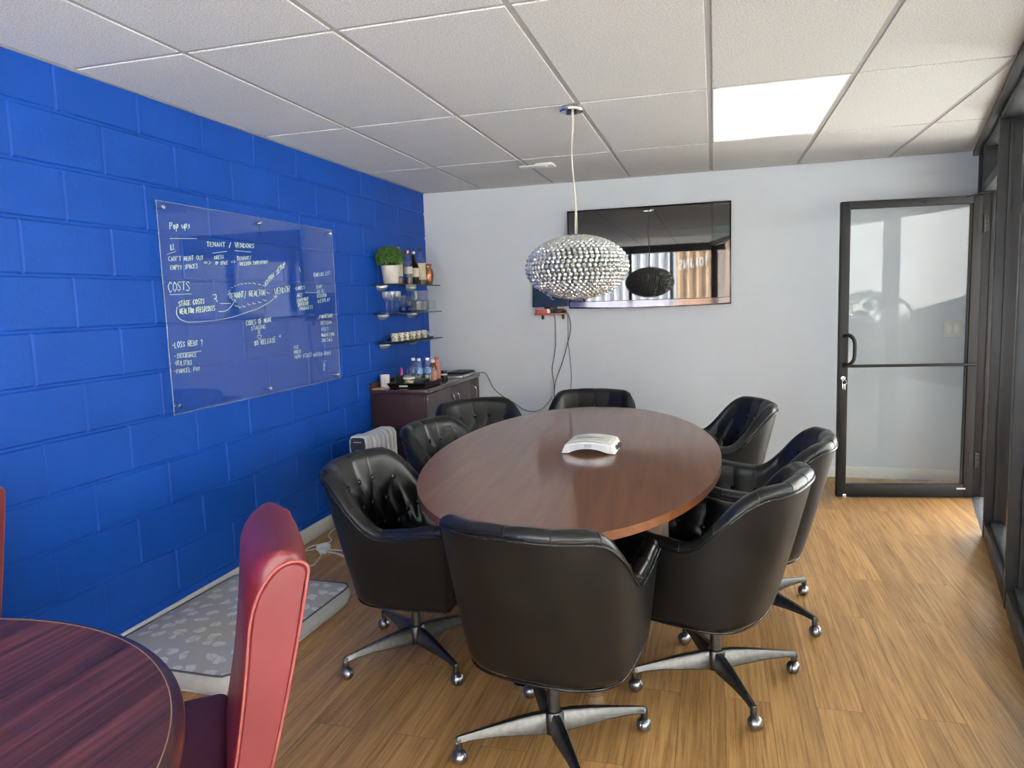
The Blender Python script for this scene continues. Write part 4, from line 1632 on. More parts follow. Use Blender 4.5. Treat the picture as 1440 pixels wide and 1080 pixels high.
GLY = {
    'A': ['0,0 2,6 4,0', '1,2 3,2'], 'B': ['0,0 0,6 3,5.5 3,4 0,3 3.6,2.4 3.6,.6 0,0'], 'C': ['4,5 2,6 0,4 0,2 2,0 4,1'], 'D': ['0,0 0,6 3,5 4,3 3,1 0,0'],
    'E': ['4,6 0,6 0,0 4,0', '0,3 3,3'], 'F': ['4,6 0,6 0,0', '0,3 3,3'], 'G': ['4,5 2,6 0,4 0,2 2,0 4,1 4,2.6 2.4,2.6'], 'H': ['0,0 0,6', '4,0 4,6', '0,3 4,3'],
    'I': ['2,0 2,6', '.8,6 3.2,6', '.8,0 3.2,0'], 'K': ['0,0 0,6', '4,6 0,3 4,0'], 'L': ['0,6 0,0 3.6,0'], 'M': ['0,0 .5,6 2,2 3.5,6 4,0'], 'N': ['0,0 0,6 4,0 4,6'],
    'O': ['2,6 0,4 0,2 2,0 4,2 4,4 2,6'], 'P': ['0,0 0,6 3,6 4,4.6 3,3 0,3'], 'R': ['0,0 0,6 3,6 4,4.6 3,3 0,3', '1.6,3 4,0'], 'S': ['4,5.3 2,6 .2,4.8 3.8,1.6 2,0 0,.8'],
    'T': ['0,6 4,6', '2,6 2,0'], 'U': ['0,6 0,1.4 2,0 4,1.4 4,6'], 'V': ['0,6 2,0 4,6'], 'W': ['0,6 1,0 2,4 3,0 4,6'], 'X': ['0,0 4,6', '0,6 4,0'], 'Y': ['0,6 2,3 4,6', '2,3 2,0'],
    '/': ['0.6,-.8 3.4,6.8'], '-': ['.6,3 3.4,3'], '=': ['.4,4 3.6,4', '.4,2 3.6,2'], '>': ['.4,5.4 3.6,3 .4,.6'], '?': ['0,4.6 1.6,6 3.6,4.6 2,2.6 2,1.6', '2,.4 2,0'], "'": ['2,6.4 1.6,4.8'],
    '$': ['4,5 2,5.6 .2,4.4 3.8,1.8 2,.4 0,1', '2,6.6 2,-.6'], '0': ['2,6 .2,4 .2,2 2,0 3.8,2 3.8,4 2,6'], '8': ['2,6 .4,4.6 3.6,1.6 2,0 .4,1.6 3.6,4.6 2,6'], '{': ['3,6.4 2,5.6 2,3.8 1,3 2,2.2 2,.4 3,-.4'], '}': ['1,6.4 2,5.6 2,3.8 3,3 2,2.2 2,.4 1,-.4'],
    '*': ['.6,1 3.4,5', '.6,5 3.4,1', '2,.4 2,5.6'], 'o': ['2,3.4 .4,2 2,0 3.6,2 2,3.4'], 'p': ['0,-2.4 .2,3.4 2.6,3.4 3.4,2 2,.2 .2,.6'], 'u': ['0,3.4 .2,.6 2,0 3.4,1 3.6,3.4 3.7,0'], 's': ['3.4,3 2,3.5 .6,2.6 3.2,.9 1.8,0 .3,.5'],
}
WRITING = [
    ('Pop ups', 0.705, 1.774, 0.84, 1.79, 0.031), ('LL', 0.699, 1.682, 0.73, 1.687, 0.025), ('TENANT / VENDORS', 0.941, 1.713, 1.319, 1.728, 0.023),
    ("CAN'T RENT OUT", 0.679, 1.631, 0.912, 1.649, 0.02), ('EMPTY SPACES', 0.687, 1.593, 0.869, 1.608, 0.02), ('=>', 0.913, 1.629, 0.974, 1.63, 0.017),
    ('DRESS', 0.99, 1.653, 1.062, 1.662, 0.017), ('UP SPACE', 0.995, 1.627, 1.092, 1.634, 0.017), ('=>', 1.115, 1.641, 1.152, 1.643, 0.014),
    ('TENANT/', 1.162, 1.657, 1.285, 1.667, 0.018), ('DESIGN INVENTORY', 1.185, 1.632, 1.431, 1.652, 0.018), ('COSTS', 0.663, 1.494, 0.804, 1.505, 0.044),
    ('STAGE COSTS', 0.718, 1.431, 0.896, 1.443, 0.024), ('REALTOR FEES/COSTS', 0.723, 1.396, 0.966, 1.407, 0.024), ('TENANT/ REALTOR', 1.077, 1.464, 1.388, 1.482, 0.029),
    ('EXTRA SETUP', 1.387, 1.528, 1.593, 1.644, 0.026), ('VENDOR', 1.47, 1.485, 1.628, 1.501, 0.034), ('CODES OF MGMT', 1.198, 1.323, 1.426, 1.339, 0.026),
    ('STAGING', 1.237, 1.299, 1.367, 1.305, 0.021), ('$0 RELEASE', 1.254, 1.218, 1.453, 1.225, 0.026), ('*', 1.483, 1.247, 1.51, 1.247, 0.015),
    ('-LOSS RENT ?', 0.655, 1.247, 0.862, 1.248, 0.025), ('-INSURANCE', 0.663, 1.201, 0.812, 1.195, 0.019), ('-UTILITIES', 0.659, 1.17, 0.776, 1.163, 0.019),
    ('-PARCEL PAY', 0.655, 1.132, 0.828, 1.13, 0.019), ('CHECKLIST', 1.89, 1.591, 2.09, 1.611, 0.021), ('-LABELS', 1.674, 1.509, 1.784, 1.52, 0.02),
    ('ART', 1.692, 1.47, 1.754, 1.476, 0.02), ('ENTRYWAY', 1.689, 1.439, 1.815, 1.451, 0.02), ('INTERIOR', 1.693, 1.414, 1.812, 1.426, 0.021),
    ('PRODUCTS', 1.713, 1.392, 1.859, 1.403, 0.02), ('BAR', 1.914, 1.521, 1.982, 1.529, 0.021), ('DESK', 1.919, 1.493, 2.004, 1.5, 0.021),
    ('KITCHEN', 1.916, 1.465, 2.027, 1.474, 0.022), ('DISPLAY', 1.92, 1.435, 2.07, 1.445, 0.021), ('FURNITURE', 1.926, 1.34, 2.094, 1.343, 0.022),
    ('DESIGN', 1.938, 1.301, 2.071, 1.302, 0.021), ('FEES', 1.942, 1.263, 2.03, 1.261, 0.021), ('MARKETING', 1.937, 1.226, 2.098, 1.226, 0.021),
    ('INSTALL', 1.933, 1.195, 2.076, 1.193, 0.022), ('FEE', 1.626, 1.173, 1.679, 1.174, 0.02), ('PROFIT', 1.623, 1.145, 1.699, 1.146, 0.02),
    ('NON-{COST-BASED-BUY}', 1.627, 1.118, 2.039, 1.11, 0.022), ('$', 1.932, 1.041, 1.966, 1.04, 0.022), ('8', 1.929, 1.015, 1.963, 1.014, 0.022),
]
STROKES = [
    [(0.7,1.732),(0.875,1.745)], [(0.676,1.662),(0.728,1.677)], [(0.98,1.683),(1.087,1.698)], [(1.151,1.705),(1.286,1.706)],
    [(0.67,1.484),(0.808,1.488)], [(0.956,1.482),(0.978,1.485),(0.981,1.468),(0.965,1.465),(0.98,1.46),(0.986,1.448)], [(1.009,1.442),(1.086,1.441)], [(0.991,1.403),(1.032,1.403),(1.065,1.412),(1.102,1.436),(1.126,1.461)],
    [(1.099,1.457),(1.126,1.461),(1.129,1.445)], [(0.708,1.429),(0.701,1.403),(0.71,1.383),(0.729,1.37),(0.76,1.361),(0.795,1.358),(0.931,1.36),(1.088,1.372),(1.262,1.403),(1.312,1.412),(1.419,1.445),(1.49,1.479)], [(1.456,1.476),(1.49,1.479),(1.481,1.461)], [(1.299,1.3),(1.296,1.276)],
    [(1.311,1.301),(1.308,1.275)], [(1.286,1.269),(1.323,1.269),(1.302,1.249),(1.286,1.269)], [(0.688,1.219),(0.844,1.22)], [(1.736,1.644),(1.748,1.619)],
    [(1.781,1.498),(1.92,1.498)], [(1.936,1.076),(1.97,1.075)], [(1.074,1.482),(1.075,1.489)], [(1.076,1.5),(1.089,1.507)],
    [(1.101,1.519),(1.113,1.521)], [(1.124,1.528),(1.139,1.529)], [(1.152,1.534),(1.165,1.534)], [(1.177,1.539),(1.194,1.538)],
    [(1.209,1.542),(1.227,1.541)], [(1.242,1.545),(1.262,1.543)], [(1.279,1.547),(1.305,1.54)], [(1.328,1.541),(1.348,1.536)],
    [(1.365,1.537),(1.377,1.53)], [(1.118,1.434),(1.126,1.426),(1.141,1.428)], [(1.146,1.426),(1.154,1.418),(1.168,1.421)], [(1.181,1.43),(1.189,1.421),(1.204,1.424)],
    [(1.224,1.44),(1.232,1.431),(1.247,1.434)], [(1.267,1.445),(1.275,1.436),(1.291,1.439)], [(1.317,1.45),(1.325,1.442),(1.341,1.444)], [(1.363,1.461),(1.371,1.453),(1.388,1.455)],
    [(1.399,1.499),(1.408,1.491),(1.425,1.494)],
]

bm = B()
rnd = random.Random(3)
XI = 0.0372


def stroke(pts, r=0.0021):
    if len(pts) < 2:
        return
    tube(bm, [(XI, y - 1.39, z - 1.42) for y, z in pts], r, 5)


for txt, ya, za, yb, zb, h in WRITING:
    n = len(txt)
    dx, dz = (yb - ya) / n, (zb - za) / n
    for i, ch in enumerate(txt):
        if ch == ' ':
            continue
        oy, oz = ya + dx * i, za + dz * i + rnd.uniform(-0.06, 0.06) * h
        sw_, shh = dx * rnd.uniform(0.68, 0.82), h * rnd.uniform(0.88, 1.08)
        for s in GLY[ch]:
            P_ = [tuple(float(q) for q in p.split(',')) for p in s.split()]
            stroke([(oy + (x + rnd.uniform(-.25, .25) + 0.10 * y) / 4 * sw_, oz + dz * x / 4 + (y + rnd.uniform(-.25, .25)) / 6 * shh) for x, y in P_], 0.0012 if h < 0.023 else 0.0016)
for s in STROKES:
    if len(s) > 3:
        s = [(p.x, p.y) for p in smooth_path([(a, b, 0) for a, b in s], 4)]
    stroke(s, 0.0014)
finish('handwriting', bm, M['ink'], bd_, 0, label='pale green marker handwriting')

# ------------------------------------------------------------------ low cabinet
CY0, CY1, CX = 2.615, 3.772, 0.44
cb = thing('cabinet', 'low dark brown cabinet with silver handles in the corner under the shelves', 'cabinet', (0, CY0, 0))
LEN = CY1 - CY0
bm = B()
box(bm, (0.006, 0, 0.0), (0.418, LEN, 0.783), 0.002)
finish('body', bm, M['espresso'], cb)
bm = B()
box(bm, (0.004, -0.010, 0.783), (CX + 0.008, LEN, 0.810), 0.003)
finish('top', bm, M['espresso_top'], cb, label='reflective dark top')
bm = B()
box(bm, (0.004, -0.008, 0.810), (0.020, LEN, 0.862), 0.002)
finish('backsplash', bm, M['espresso'], cb)
sp = [(0.004, 0.508, 0.462), (0.512, 0.866, 0.566), (0.870, LEN - 0.004, 0.985)]
for a, b, hy in sp:
    bm = B()
    box(bm, (0.4185, a, 0.085), (0.438, b, 0.776), 0.002)
    d = finish('door', bm, M['espresso_front'], cb)
    bm = B()
    tube(bm, smooth_path([(0.438, hy, 0.715), (0.458, hy, 0.713), (0.466, hy, 0.700), (0.466, hy, 0.640), (0.458, hy, 0.619), (0.438, hy, 0.617)], 4), 0.0052, 8)
    finish('handle', bm, M['chrome'], d, label='silver bow handle')
bm = B()
box(bm, (0.02, 0.004, 0.0), (0.425, LEN - 0.004, 0.08), 0.002)
finish('plinth', bm, M['espresso'], cb)
ZC = 0.8103


def lathe_obj(name, prof, mat, parent, n=24, label=None, c=(0, 0, 0), angle=50):
    bm = B()
    lathe(bm, prof, n, c)
    return finish(name, bm, mat, parent, angle, label)


# tray
tr = thing('tray', 'black flared serving tray with a cream handle on the cabinet', 'tray', (0.232, 2.70, ZC))
bm = B()
b0 = [(-0.122, 0.02), (0.146, 0.02), (0.146, 0.30), (-0.122, 0.30)]
t0 = [(-0.136, -0.012), (0.164, -0.012), (0.164, 0.33), (-0.136, 0.33)]
lo = [bm.verts.new((x, y, 0.0)) for x, y in b0]
hi = [bm.verts.new((x, y, 0.038)) for x, y in t0]
hi2 = [bm.verts.new((x * 0.965, y * 0.965 + 0.005, 0.038)) for x, y in t0]
lo2 = [bm.verts.new((x * 0.96, y * 0.96 + 0.006, 0.005)) for x, y in b0]
for a, b in ((lo, hi), (hi, hi2), (hi2, lo2)):
    for i in range(4):
        bm.faces.new((a[i], a[(i + 1) % 4], b[(i + 1) % 4], b[i]))
bm.faces.new(lo)
bm.faces.new(lo2)
finish('body', bm, M['tray'], tr, 20)
bm = B()
box(bm, (-0.045, -0.004, -0.003), (0.020, 0.0, 0.013), 0.0015, mtx=Matrix.Translation((0, 0.006, 0.014)) @ Matrix.Rotation(R(40), 4, 'X'))
finish('handle', bm, M['cream'], tr, label='cream handle opening')
ZT_ = ZC + 0.0052

np_ = thing('napkin_stack', 'small pile of brown paper napkins on the left end of the cabinet', 'napkins', (0.052, 2.648, ZC), R(8))
for k in range(3):
    bm = B()
    box(bm, (-0.045, -0.03, 0.004 * k), (0.045, 0.03, 0.004 * k + 0.0035), 0.001, mtx=Matrix.Rotation(R(3 * k), 4, 'Z'))
    finish('napkin', bm, M['kraft'], np_)

mg = thing('mug', 'white mug with a grey print standing at the left of the tray', 'mug', (0.058, 2.745, ZC))
lathe_obj('body', [(0, 0.0), (0.030, 0.0), (0.034, 0.004), (0.036, 0.09), (0.0365, 0.096), (0.034, 0.096), (0.032, 0.01), (0, 0.008)], M['mug'], mg)
bm = B()
tube(bm, smooth_path([(0.035, 0.0, 0.078), (0.055, 0.0, 0.076), (0.062, 0.0, 0.05), (0.054, 0.0, 0.026), (0.034, 0.0, 0.022)], 5), 0.005, 8)
bm.transform(Matrix.Rotation(R(110), 4, 'Z'))
finish('handle', bm, M['mug'], mg)
bm = B()
for a0 in (-75, -62):
    vs = [[bm.verts.new((0.0364 * cos(R(a0 + da)), 0.0364 * sin(R(a0 + da)), z)) for da in (0, 2, 4)] for z in (0.025, 0.08)]
    for i in range(2):
        bm.faces.new((vs[0][i], vs[0][i + 1], vs[1][i + 1], vs[1][i]))
finish('print', bm, M['mug_ink'], mg)

cp_ = thing('pen_cup', 'dark green pen cup in the tray beside the white mug', 'cup', (0.150, 2.80, ZT_))
lathe_obj('body', [(0, 0), (0.030, 0), (0.033, 0.075), (0.034, 0.080), (0.031, 0.080), (0.028, 0.005), (0, 0.004)], M['dark_green'], cp_)
tin = thing('tin', 'olive green tin between the pen cup and the glass jar', 'tin', (0.186, 2.86, ZT_))
lathe_obj('body', [(0, 0), (0.026, 0), (0.027, 0.003), (0.027, 0.075), (0.026, 0.078), (0, 0.078)], M['olive'], tin)


def pen(x, y, dx, dy, mat, label, name='pen', cat='pen', top=0.125):
    p = thing(name, label, cat, (x, y, ZT_))
    bm = B()
    tube(bm, [(0, 0, 0.006), (dx, dy, top * 0.72)], 0.0055, 10)
    finish('barrel', bm, mat, p, 40)
    bm = B()
    tube(bm, [(dx, dy, top * 0.72), (dx * 1.06, dy * 1.06, top * 0.76), (dx * 1.3, dy * 1.3, top)], [0.0075, 0.009, 0.006], 10)
    finish('cap', bm, mat, p, 40)


pen(0.155, 2.803, 0.012, -0.006, M['pink'], 'bright pink marker standing in the dark pen cup', 'marker', 'marker', 0.135)
pen(0.143, 2.808, 0.014, 0.012, M['white_plastic'], 'white pen leaning behind the pink marker in the cup', 'pen', 'pen', 0.120)
sc_ = thing('scissors', 'purple handled scissors standing behind the glass jar', 'scissors', (0.196, 2.87, ZT_))
bm = B()
box(bm, (-0.006, -0.001, 0.0), (0.004, 0.001, 0.085), 0.0008, mtx=Matrix.Rotation(R(8), 4, 'Y'))
box(bm, (-0.004, -0.003, 0.0), (0.006, -0.0012, 0.085), 0.0008, mtx=Matrix.Rotation(R(-4), 4, 'Y'))
finish('blade', bm, M['silver'], sc_)
bm = B()
for cx_, cz, m_ in ((-0.004, 0.105, 1), (0.022, 0.112, 1)):
    tube(bm, [(cx_ + 0.011 * cos(k * pi / 10), 0, cz + 0.024 * sin(k * pi / 10)) for k in range(20)], 0.004, 6, True)
finish('handle', bm, M['purple'], sc_)

jr = thing('glass_jar', 'clear glass jar of yellow sachets with a white lid on the tray', 'jar', (0.230, 2.785, ZT_))
lathe_obj('body', [(0, 0), (0.040, 0), (0.043, 0.004), (0.043, 0.052), (0.040, 0.058)], M['clear'], jr, 28)
bm = B()
for k in range(7):
    box(bm, (-0.028, -0.020, 0), (0.028, 0.020, 0.004), 0.001, mtx=Matrix.Translation((random.uniform(-.004, .004), 0, 0.006 + 0.0055 * k)) @ Matrix.Rotation(R(random.uniform(-20, 20)), 4, 'Z'))
finish('sachets', bm, M['yellow_sachet'], jr)
lathe_obj('lid', [(0.030, 0.0565), (0.0425, 0.057), (0.0435, 0.060), (0.0435, 0.068), (0.038, 0.071), (0, 0.072)], M['white_plastic'], jr, 28)


def water(x, y, lab, z=ZT_):
    b = thing('water_bottle', lab, 'water bottle', (x, y, z), random.uniform(0, 6), 'water bottles on the tray')
    H = 0.200
    prof = [(0, 0.004), (0.022, 0.0), (0.028, 0.004)]
    for k in range(7):
        zz = 0.012 + 0.010 * k
        prof += [(0.0295, zz), (0.0275, zz + 0.005)]
    prof += [(0.030, 0.085), (0.030, 0.128), (0.029, 0.140), (0.025, 0.155), (0.016, 0.172), (0.0125, 0.178), (0.0125, 0.186), (0, 0.186)]
    lathe_obj('bottle', prof, M['pet'], b, 24)
    lathe_obj('label', [(0.0303, 0.086), (0.0308, 0.088), (0.0308, 0.126), (0.0303, 0.128)], M['water_label'], b, 24)
    bm = B()
    for a0 in range(0, 360, 72):
        tri = []
        for (da, z) in ((-16, 0.094), (16, 0.094), (0, 0.120)):
            tri.append(bm.verts.new((0.0313 * cos(R(a0 + da)), 0.0313 * sin(R(a0 + da)), z)))
        bm.faces.new(tri)
    finish('label_print', bm, M['white_ink'], b.children[-1], 0)
    lathe_obj('cap', [(0.0135, 0.180), (0.0145, 0.181), (0.0145, 0.197), (0.013, 0.200), (0, 0.200)], M['white_plastic'], b, 20)
    return b


water(0.225, 2.890, 'leftmost clear water bottle with a blue label on the tray')
water(0.287, 2.845, 'middle clear water bottle with a blue label on the tray')
water(0.338, 2.888, 'rightmost clear water bottle with a blue label on the tray')
tea = thing('tea_bottle', 'brown tea bottle with a peach label and white cap beside the water bottles', 'bottle', (0.346, 2.968, ZT_))
lathe_obj('bottle', [(0, 0), (0.026, 0.0), (0.029, 0.005), (0.029, 0.11), (0.027, 0.125), (0.017, 0.15), (0.014, 0.157), (0.014, 0.162), (0, 0.162)], M['tea'], tea)
lathe_obj('label', [(0.0293, 0.02), (0.0298, 0.022), (0.0298, 0.095), (0.0293, 0.097)], M['peach_label'], tea)
lathe_obj('cap', [(0.0148, 0.158), (0.0165, 0.159), (0.0165, 0.177), (0.015, 0.180), (0, 0.180)], M['white_plastic'], tea)
tb2 = thing('juice_bottle', 'small red topped bottle hidden behind the water bottles', 'bottle', (0.335, 3.075, ZC))
lathe_obj('bottle', [(0, 0), (0.026, 0.0), (0.028, 0.005), (0.028, 0.13), (0.016, 0.165), (0.0135, 0.172), (0.0135, 0.18), (0, 0.18)], M['peach_label'], tb2)
lathe_obj('cap', [(0.0145, 0.176), (0.016, 0.177), (0.016, 0.195), (0.014, 0.198), (0, 0.198)], M['red_cover'], tb2)
sj = thing('spice_jar', 'small dark jar with a pale band to the right of the tea bottle', 'jar', (0.335, 3.22, ZC))
lathe_obj('body', [(0, 0), (0.026, 0), (0.028, 0.004), (0.028, 0.045), (0.022, 0.055), (0, 0.055)], M['dark_bottle'], sj)
lathe_obj('band', [(0.0283, 0.042), (0.0288, 0.043), (0.0262, 0.053), (0.0235, 0.0555)], M['cream'], sj)
lathe_obj('lid', [(0.0235, 0.0555), (0.0245, 0.057), (0.0245, 0.074), (0.023, 0.077), (0, 0.077)], M['black'], sj)

ph = thing('headset', 'black headset lying on the cabinet behind the laptop', 'headset', (0.125, 3.42, ZC), R(20))
bm = B()
tube(bm, [(0.075 * cos(a), 0.085 * sin(a), 0.020 + 0.018 * sin(a)) for a in [R(d) for d in range(-20, 201, 10)]], 0.008, 8)
finish('headband', bm, M['black'], ph)
for sx in (-1, 1):
    bm = B()
    lathe(bm, [(0, -0.012), (0.026, -0.012), (0.031, -0.004), (0.031, 0.006), (0.022, 0.013), (0, 0.013)], 20, mtx=Matrix.Translation((sx * 0.075, -0.03, 0.031)) @ Matrix.Rotation(R(90), 4, 'Y'))
    finish('ear_cup', bm, M['black'], ph)
lp = thing('laptop', 'closed silver laptop with a black lid on the right end of the cabinet', 'laptop', (0.335, 3.535, ZC), R(0))
bm = B()
box(bm, (-0.10, -0.17, 0.001), (0.10, 0.17, 0.018), 0.004)
finish('base', bm, M['silver'], lp)
bm = B()
box(bm, (-0.097, -0.165, 0.0182), (0.094, 0.167, 0.024), 0.003)
finish('lid', bm, M['grey_key'], lp)
kb = thing('keypad', 'black keypad lying on top of the laptop', 'keypad', (0.345, 3.575, ZC + 0.0245), R(-6))
bm = B()
box(bm, (-0.075, -0.12, 0), (0.075, 0.12, 0.012), 0.003)
finish('body', bm, M['black'], kb)
bm = B()
for i in range(5):
    for j in range(9):
        box(bm, (-0.062 + 0.026 * i, -0.108 + 0.024 * j, 0.012), (-0.040 + 0.026 * i, -0.088 + 0.024 * j, 0.0155))
finish('keys', bm, M['grey_key'], kb)

# ------------------------------------------------------------------ glass shelves
SD, SY0, SY1 = 0.205, 2.725, 3.56
ZS = [1.560, 1.350, 1.135]
for i, z in enumerate(ZS):
    s = thing('glass_shelf', ['topmost of three glass shelves, carrying the plant and spirit bottles', 'middle of three glass shelves, carrying stemmed glasses and tumblers', 'lowest of three glass shelves, carrying the patterned cups'][i], 'shelf', (0, SY0, z), 0, 'glass shelves on the blue wall')
    bm = B()
    box(bm, (0.004, 0, -0.008), (SD, SY1 - SY0, 0), 0.001, 1)
    finish('glass_panel', bm, M['shelf_glass'], s)
    bm = B()
    L_ = SY1 - SY0
    box(bm, (SD, 0, -0.0078), (SD + 0.0012, L_, -0.0002))
    box(bm, (0.004, -0.0012, -0.0078), (SD, 0, -0.0002))
    box(bm, (0.004, L_, -0.0078), (SD, L_ + 0.0012, -0.0002))
    finish('glass_edge', bm, M['shelf_edge'], s, label='dark green polished edge')
    for y in (0.112, 0.640):
        bm = B()
        def dome(u, v):
            a = pi * u
            k = v
            return (0.001 + 0.075 * sin(pi / 2 * k) * 1.0 * (0.35 + 0.65 * sin(a)), y + 0.036 * cos(a) * cos(pi / 2 * k * 0.55), -0.009 - 0.040 * sin(a) * cos(pi / 2 * k))
        grid(bm, dome, 16, 12)
        box(bm, (0.001, y - 0.034, -0.030), (0.012, y + 0.034, -0.009), 0.004)
        box(bm, (0.001, y - 0.028, -0.014), (0.055, y + 0.028, -0.0085), 0.003)
        finish('bracket', bm, M['silver'], s, 60)

Z1, Z2, Z3 = ZS[0] + 0.0003, ZS[1] + 0.0003, ZS[2] + 0.0003
pl = thing('potted_plant', 'round leafy green plant in a white pot on the top glass shelf', 'plant', (0.100, 2.845, Z1))
lathe_obj('pot', [(0, 0), (0.049, 0), (0.052, 0.004), (0.067, 0.122), (0.068, 0.132), (0.063, 0.132), (0.060, 0.118), (0, 0.112)], M['pot'], pl, 32)
bm = B()
ball(bm, (0, 0, 0.185), 0.070, 3, (1, 1, 0.85))
finish('foliage_core', bm, M['foliage_core'], pl)  # dark ball inside the leaves, shade between them put in as colour
bm = B()
rnd = random.Random(5)
for k in range(1900):
    u, th = rnd.uniform(-0.55, 1), rnd.uniform(0, 2 * pi)
    s = math.sqrt(max(0, 1 - u * u))
    rr = rnd.uniform(0.066, 0.105)
    d = Vector((s * cos(th), s * sin(th), u))
    c = Vector((0, 0, 0.188)) + Vector((d.x * rr, d.y * rr, d.z * rr * 0.86))
    if c.x < -0.088:
        c.x = -0.088
    w = rnd.uniform(0.006, 0.0095)
    q = (d + Vector((rnd.uniform(-.8, .8), rnd.uniform(-.8, .8), rnd.uniform(-.3, .9)))).to_track_quat('Z', 'Y').to_matrix()
    vs = [bm.verts.new(c + q @ Vector(p)) for p in ((0, -w * 1.5, 0), (w * 0.8, 0, 0.002), (0, w * 1.5, 0.0), (-w * 0.8, 0, 0.002))]
    bm.faces.new(vs)
finish('foliage', bm, M['leaf'], pl, 0, label='dense small green leaves')


def spirit(name, x, y, h, r, mat, capmat, label, neck=0.013, lab=None, labz=(0.03, 0.10), sh=0.60, liquid=None, fill=0.3):
    b = thing(name, label, 'bottle', (x, y, Z1), 0, 'spirit bottles on the top shelf')
    lathe_obj('bottle', [(0, 0), (r * 0.92, 0), (r, 0.005), (r, h * sh), (r * 0.85, h * (sh + 0.06)), (neck, h * (sh + 0.17)), (neck, h * 0.90), (neck * 1.25, h * 0.905), (neck * 1.25, h * 0.92), (0, h * 0.92)], mat, b, 24)
    if liquid:
        lathe_obj('liquid', [(0, 0.006), (r - 0.004, 0.006), (r - 0.004, h * fill), (0, h * fill)], liquid, b, 20)
    lathe_obj('cap', [(neck * 1.05, h * 0.90), (neck * 1.2, h * 0.905), (neck * 1.2, h * 0.99), (neck * 0.9, h), (0, h)], capmat, b, 16)
    if lab:
        lathe_obj('label', [(r + 0.0003, h * labz[0]), (r + 0.0008, h * labz[0] + 0.002), (r + 0.0008, h * labz[1]), (r + 0.0003, h * labz[1] + 0.001)], lab, b, 24)
    return b


spirit('spirit_bottle', 0.075, 3.045, 0.280, 0.031, M['clear'], M['white_plastic'], 'clear spirit bottle with amber contents directly right of the plant', lab=M['paper'], labz=(0.22, 0.58), liquid=M['amber'], fill=0.16)
spirit('spirit_bottle', 0.095, 3.175, 0.262, 0.033, M['clear'], M['copper'], 'clear long necked bottle second from the plant on the top shelf', 0.014, lab=M['cream'], labz=(0.32, 0.52), liquid=M['brown_spirit'], fill=0.22)
spirit('spirit_bottle', 0.085, 3.315, 0.262, 0.037, M['dark_bottle'], M['silver'], 'dark bottle with a pale round label, third from the plant', 0.014, lab=M['paper'], labz=(0.24, 0.50), sh=0.55)
spirit('spirit_bottle', 0.110, 3.397, 0.295, 0.040, M['clear'], M['black'], 'tall bottle with a black cap and large cream label beside the copper vase', 0.013, lab=M['paper'], labz=(0.14, 0.58), sh=0.60, liquid=M['brown_spirit'], fill=0.5)
vs_ = thing('copper_vase', 'copper vase with a flared lip at the right end of the top shelf', 'vase', (0.118, 3.515, Z1))
lathe_obj('body', [(0, 0), (0.030, 0), (0.033, 0.004), (0.044, 0.04), (0.048, 0.080), (0.044, 0.115), (0.031, 0.140), (0.027, 0.148), (0.034, 0.164), (0.037, 0.168), (0.033, 0.168), (0.024, 0.150), (0.0, 0.146)], M['copper'], vs_, 32)


def goblet(x, y, lab):
    g = thing('wine_glass', lab, 'wine glass', (x, y, Z2), 0, 'tall wine glasses on the middle shelf')
    lathe_obj('bowl', [(0.004, 0.080), (0.012, 0.083), (0.025, 0.096), (0.031, 0.116), (0.031, 0.142), (0.030, 0.156), (0.029, 0.156), (0.0295, 0.116), (0.023, 0.099), (0, 0.087)], M['clear'], g)
    lathe_obj('stem', [(0, 0.087), (0.0065, 0.082), (0.0085, 0.074), (0.0075, 0.02), (0.012, 0.006), (0, 0.005)], M['clear'], g, 12)
    lathe_obj('foot', [(0.012, 0.006), (0.032, 0.002), (0.032, 0.0), (0, 0.0)], M['clear'], g)


goblet(0.062, 2.832, 'tall wine glass against the wall, leftmost of three on the middle shelf')
goblet(0.128, 2.790, 'tall wine glass at the shelf front, in the middle of three')
goblet(0.120, 2.888, 'tall wine glass right of three, beside the blue based glasses')


def blueglass(x, y, lab):
    g = thing('cocktail_glass', lab, 'cocktail glass', (x, y, Z2), 0, 'blue based cocktail glasses')
    lathe_obj('bowl', [(0.008, 0.046), (0.036, 0.122), (0.0365, 0.125), (0.0345, 0.124), (0.006, 0.050)], M['clear'], g)
    bm = B()
    ball(bm, (0, 0, 0.025), 0.025, 3, (1, 1, 0.98))
    finish('base', bm, M['cobalt'], g, label='round cobalt blue base')


blueglass(0.115, 2.985, 'cocktail glass with a round blue base beside the tall wine glasses')
blueglass(0.115, 3.110, 'cocktail glass with a round blue base beside the tumblers')


def tumbler(x, y, z, lab, up=False):
    g = thing('tumbler', lab, 'tumbler', (x, y, z), 0, 'clear tumblers on the middle shelf')
    n = 16
    bm = B()
    prof = [(0, 0.004), (0.033, 0.0), (0.036, 0.005), (0.040, 0.080), (0.041, 0.082), (0.0385, 0.082), (0.034, 0.014), (0, 0.012)]
    lathe(bm, prof, 24)
    finish('body', bm, M['clear'], g, 30)
    bm = B()
    lathe(bm, [(0.0415, 0.074), (0.0422, 0.078), (0.0415, 0.082)], 24)
    for k in range(12):
        a = 2 * pi * k / 12
        tube(bm, [(0.0365 * cos(a), 0.0365 * sin(a), 0.008), (0.0405 * cos(a), 0.0405 * sin(a), 0.066)], 0.0012, 4)
    finish('cut_pattern', bm, M['clear'], g, 60)


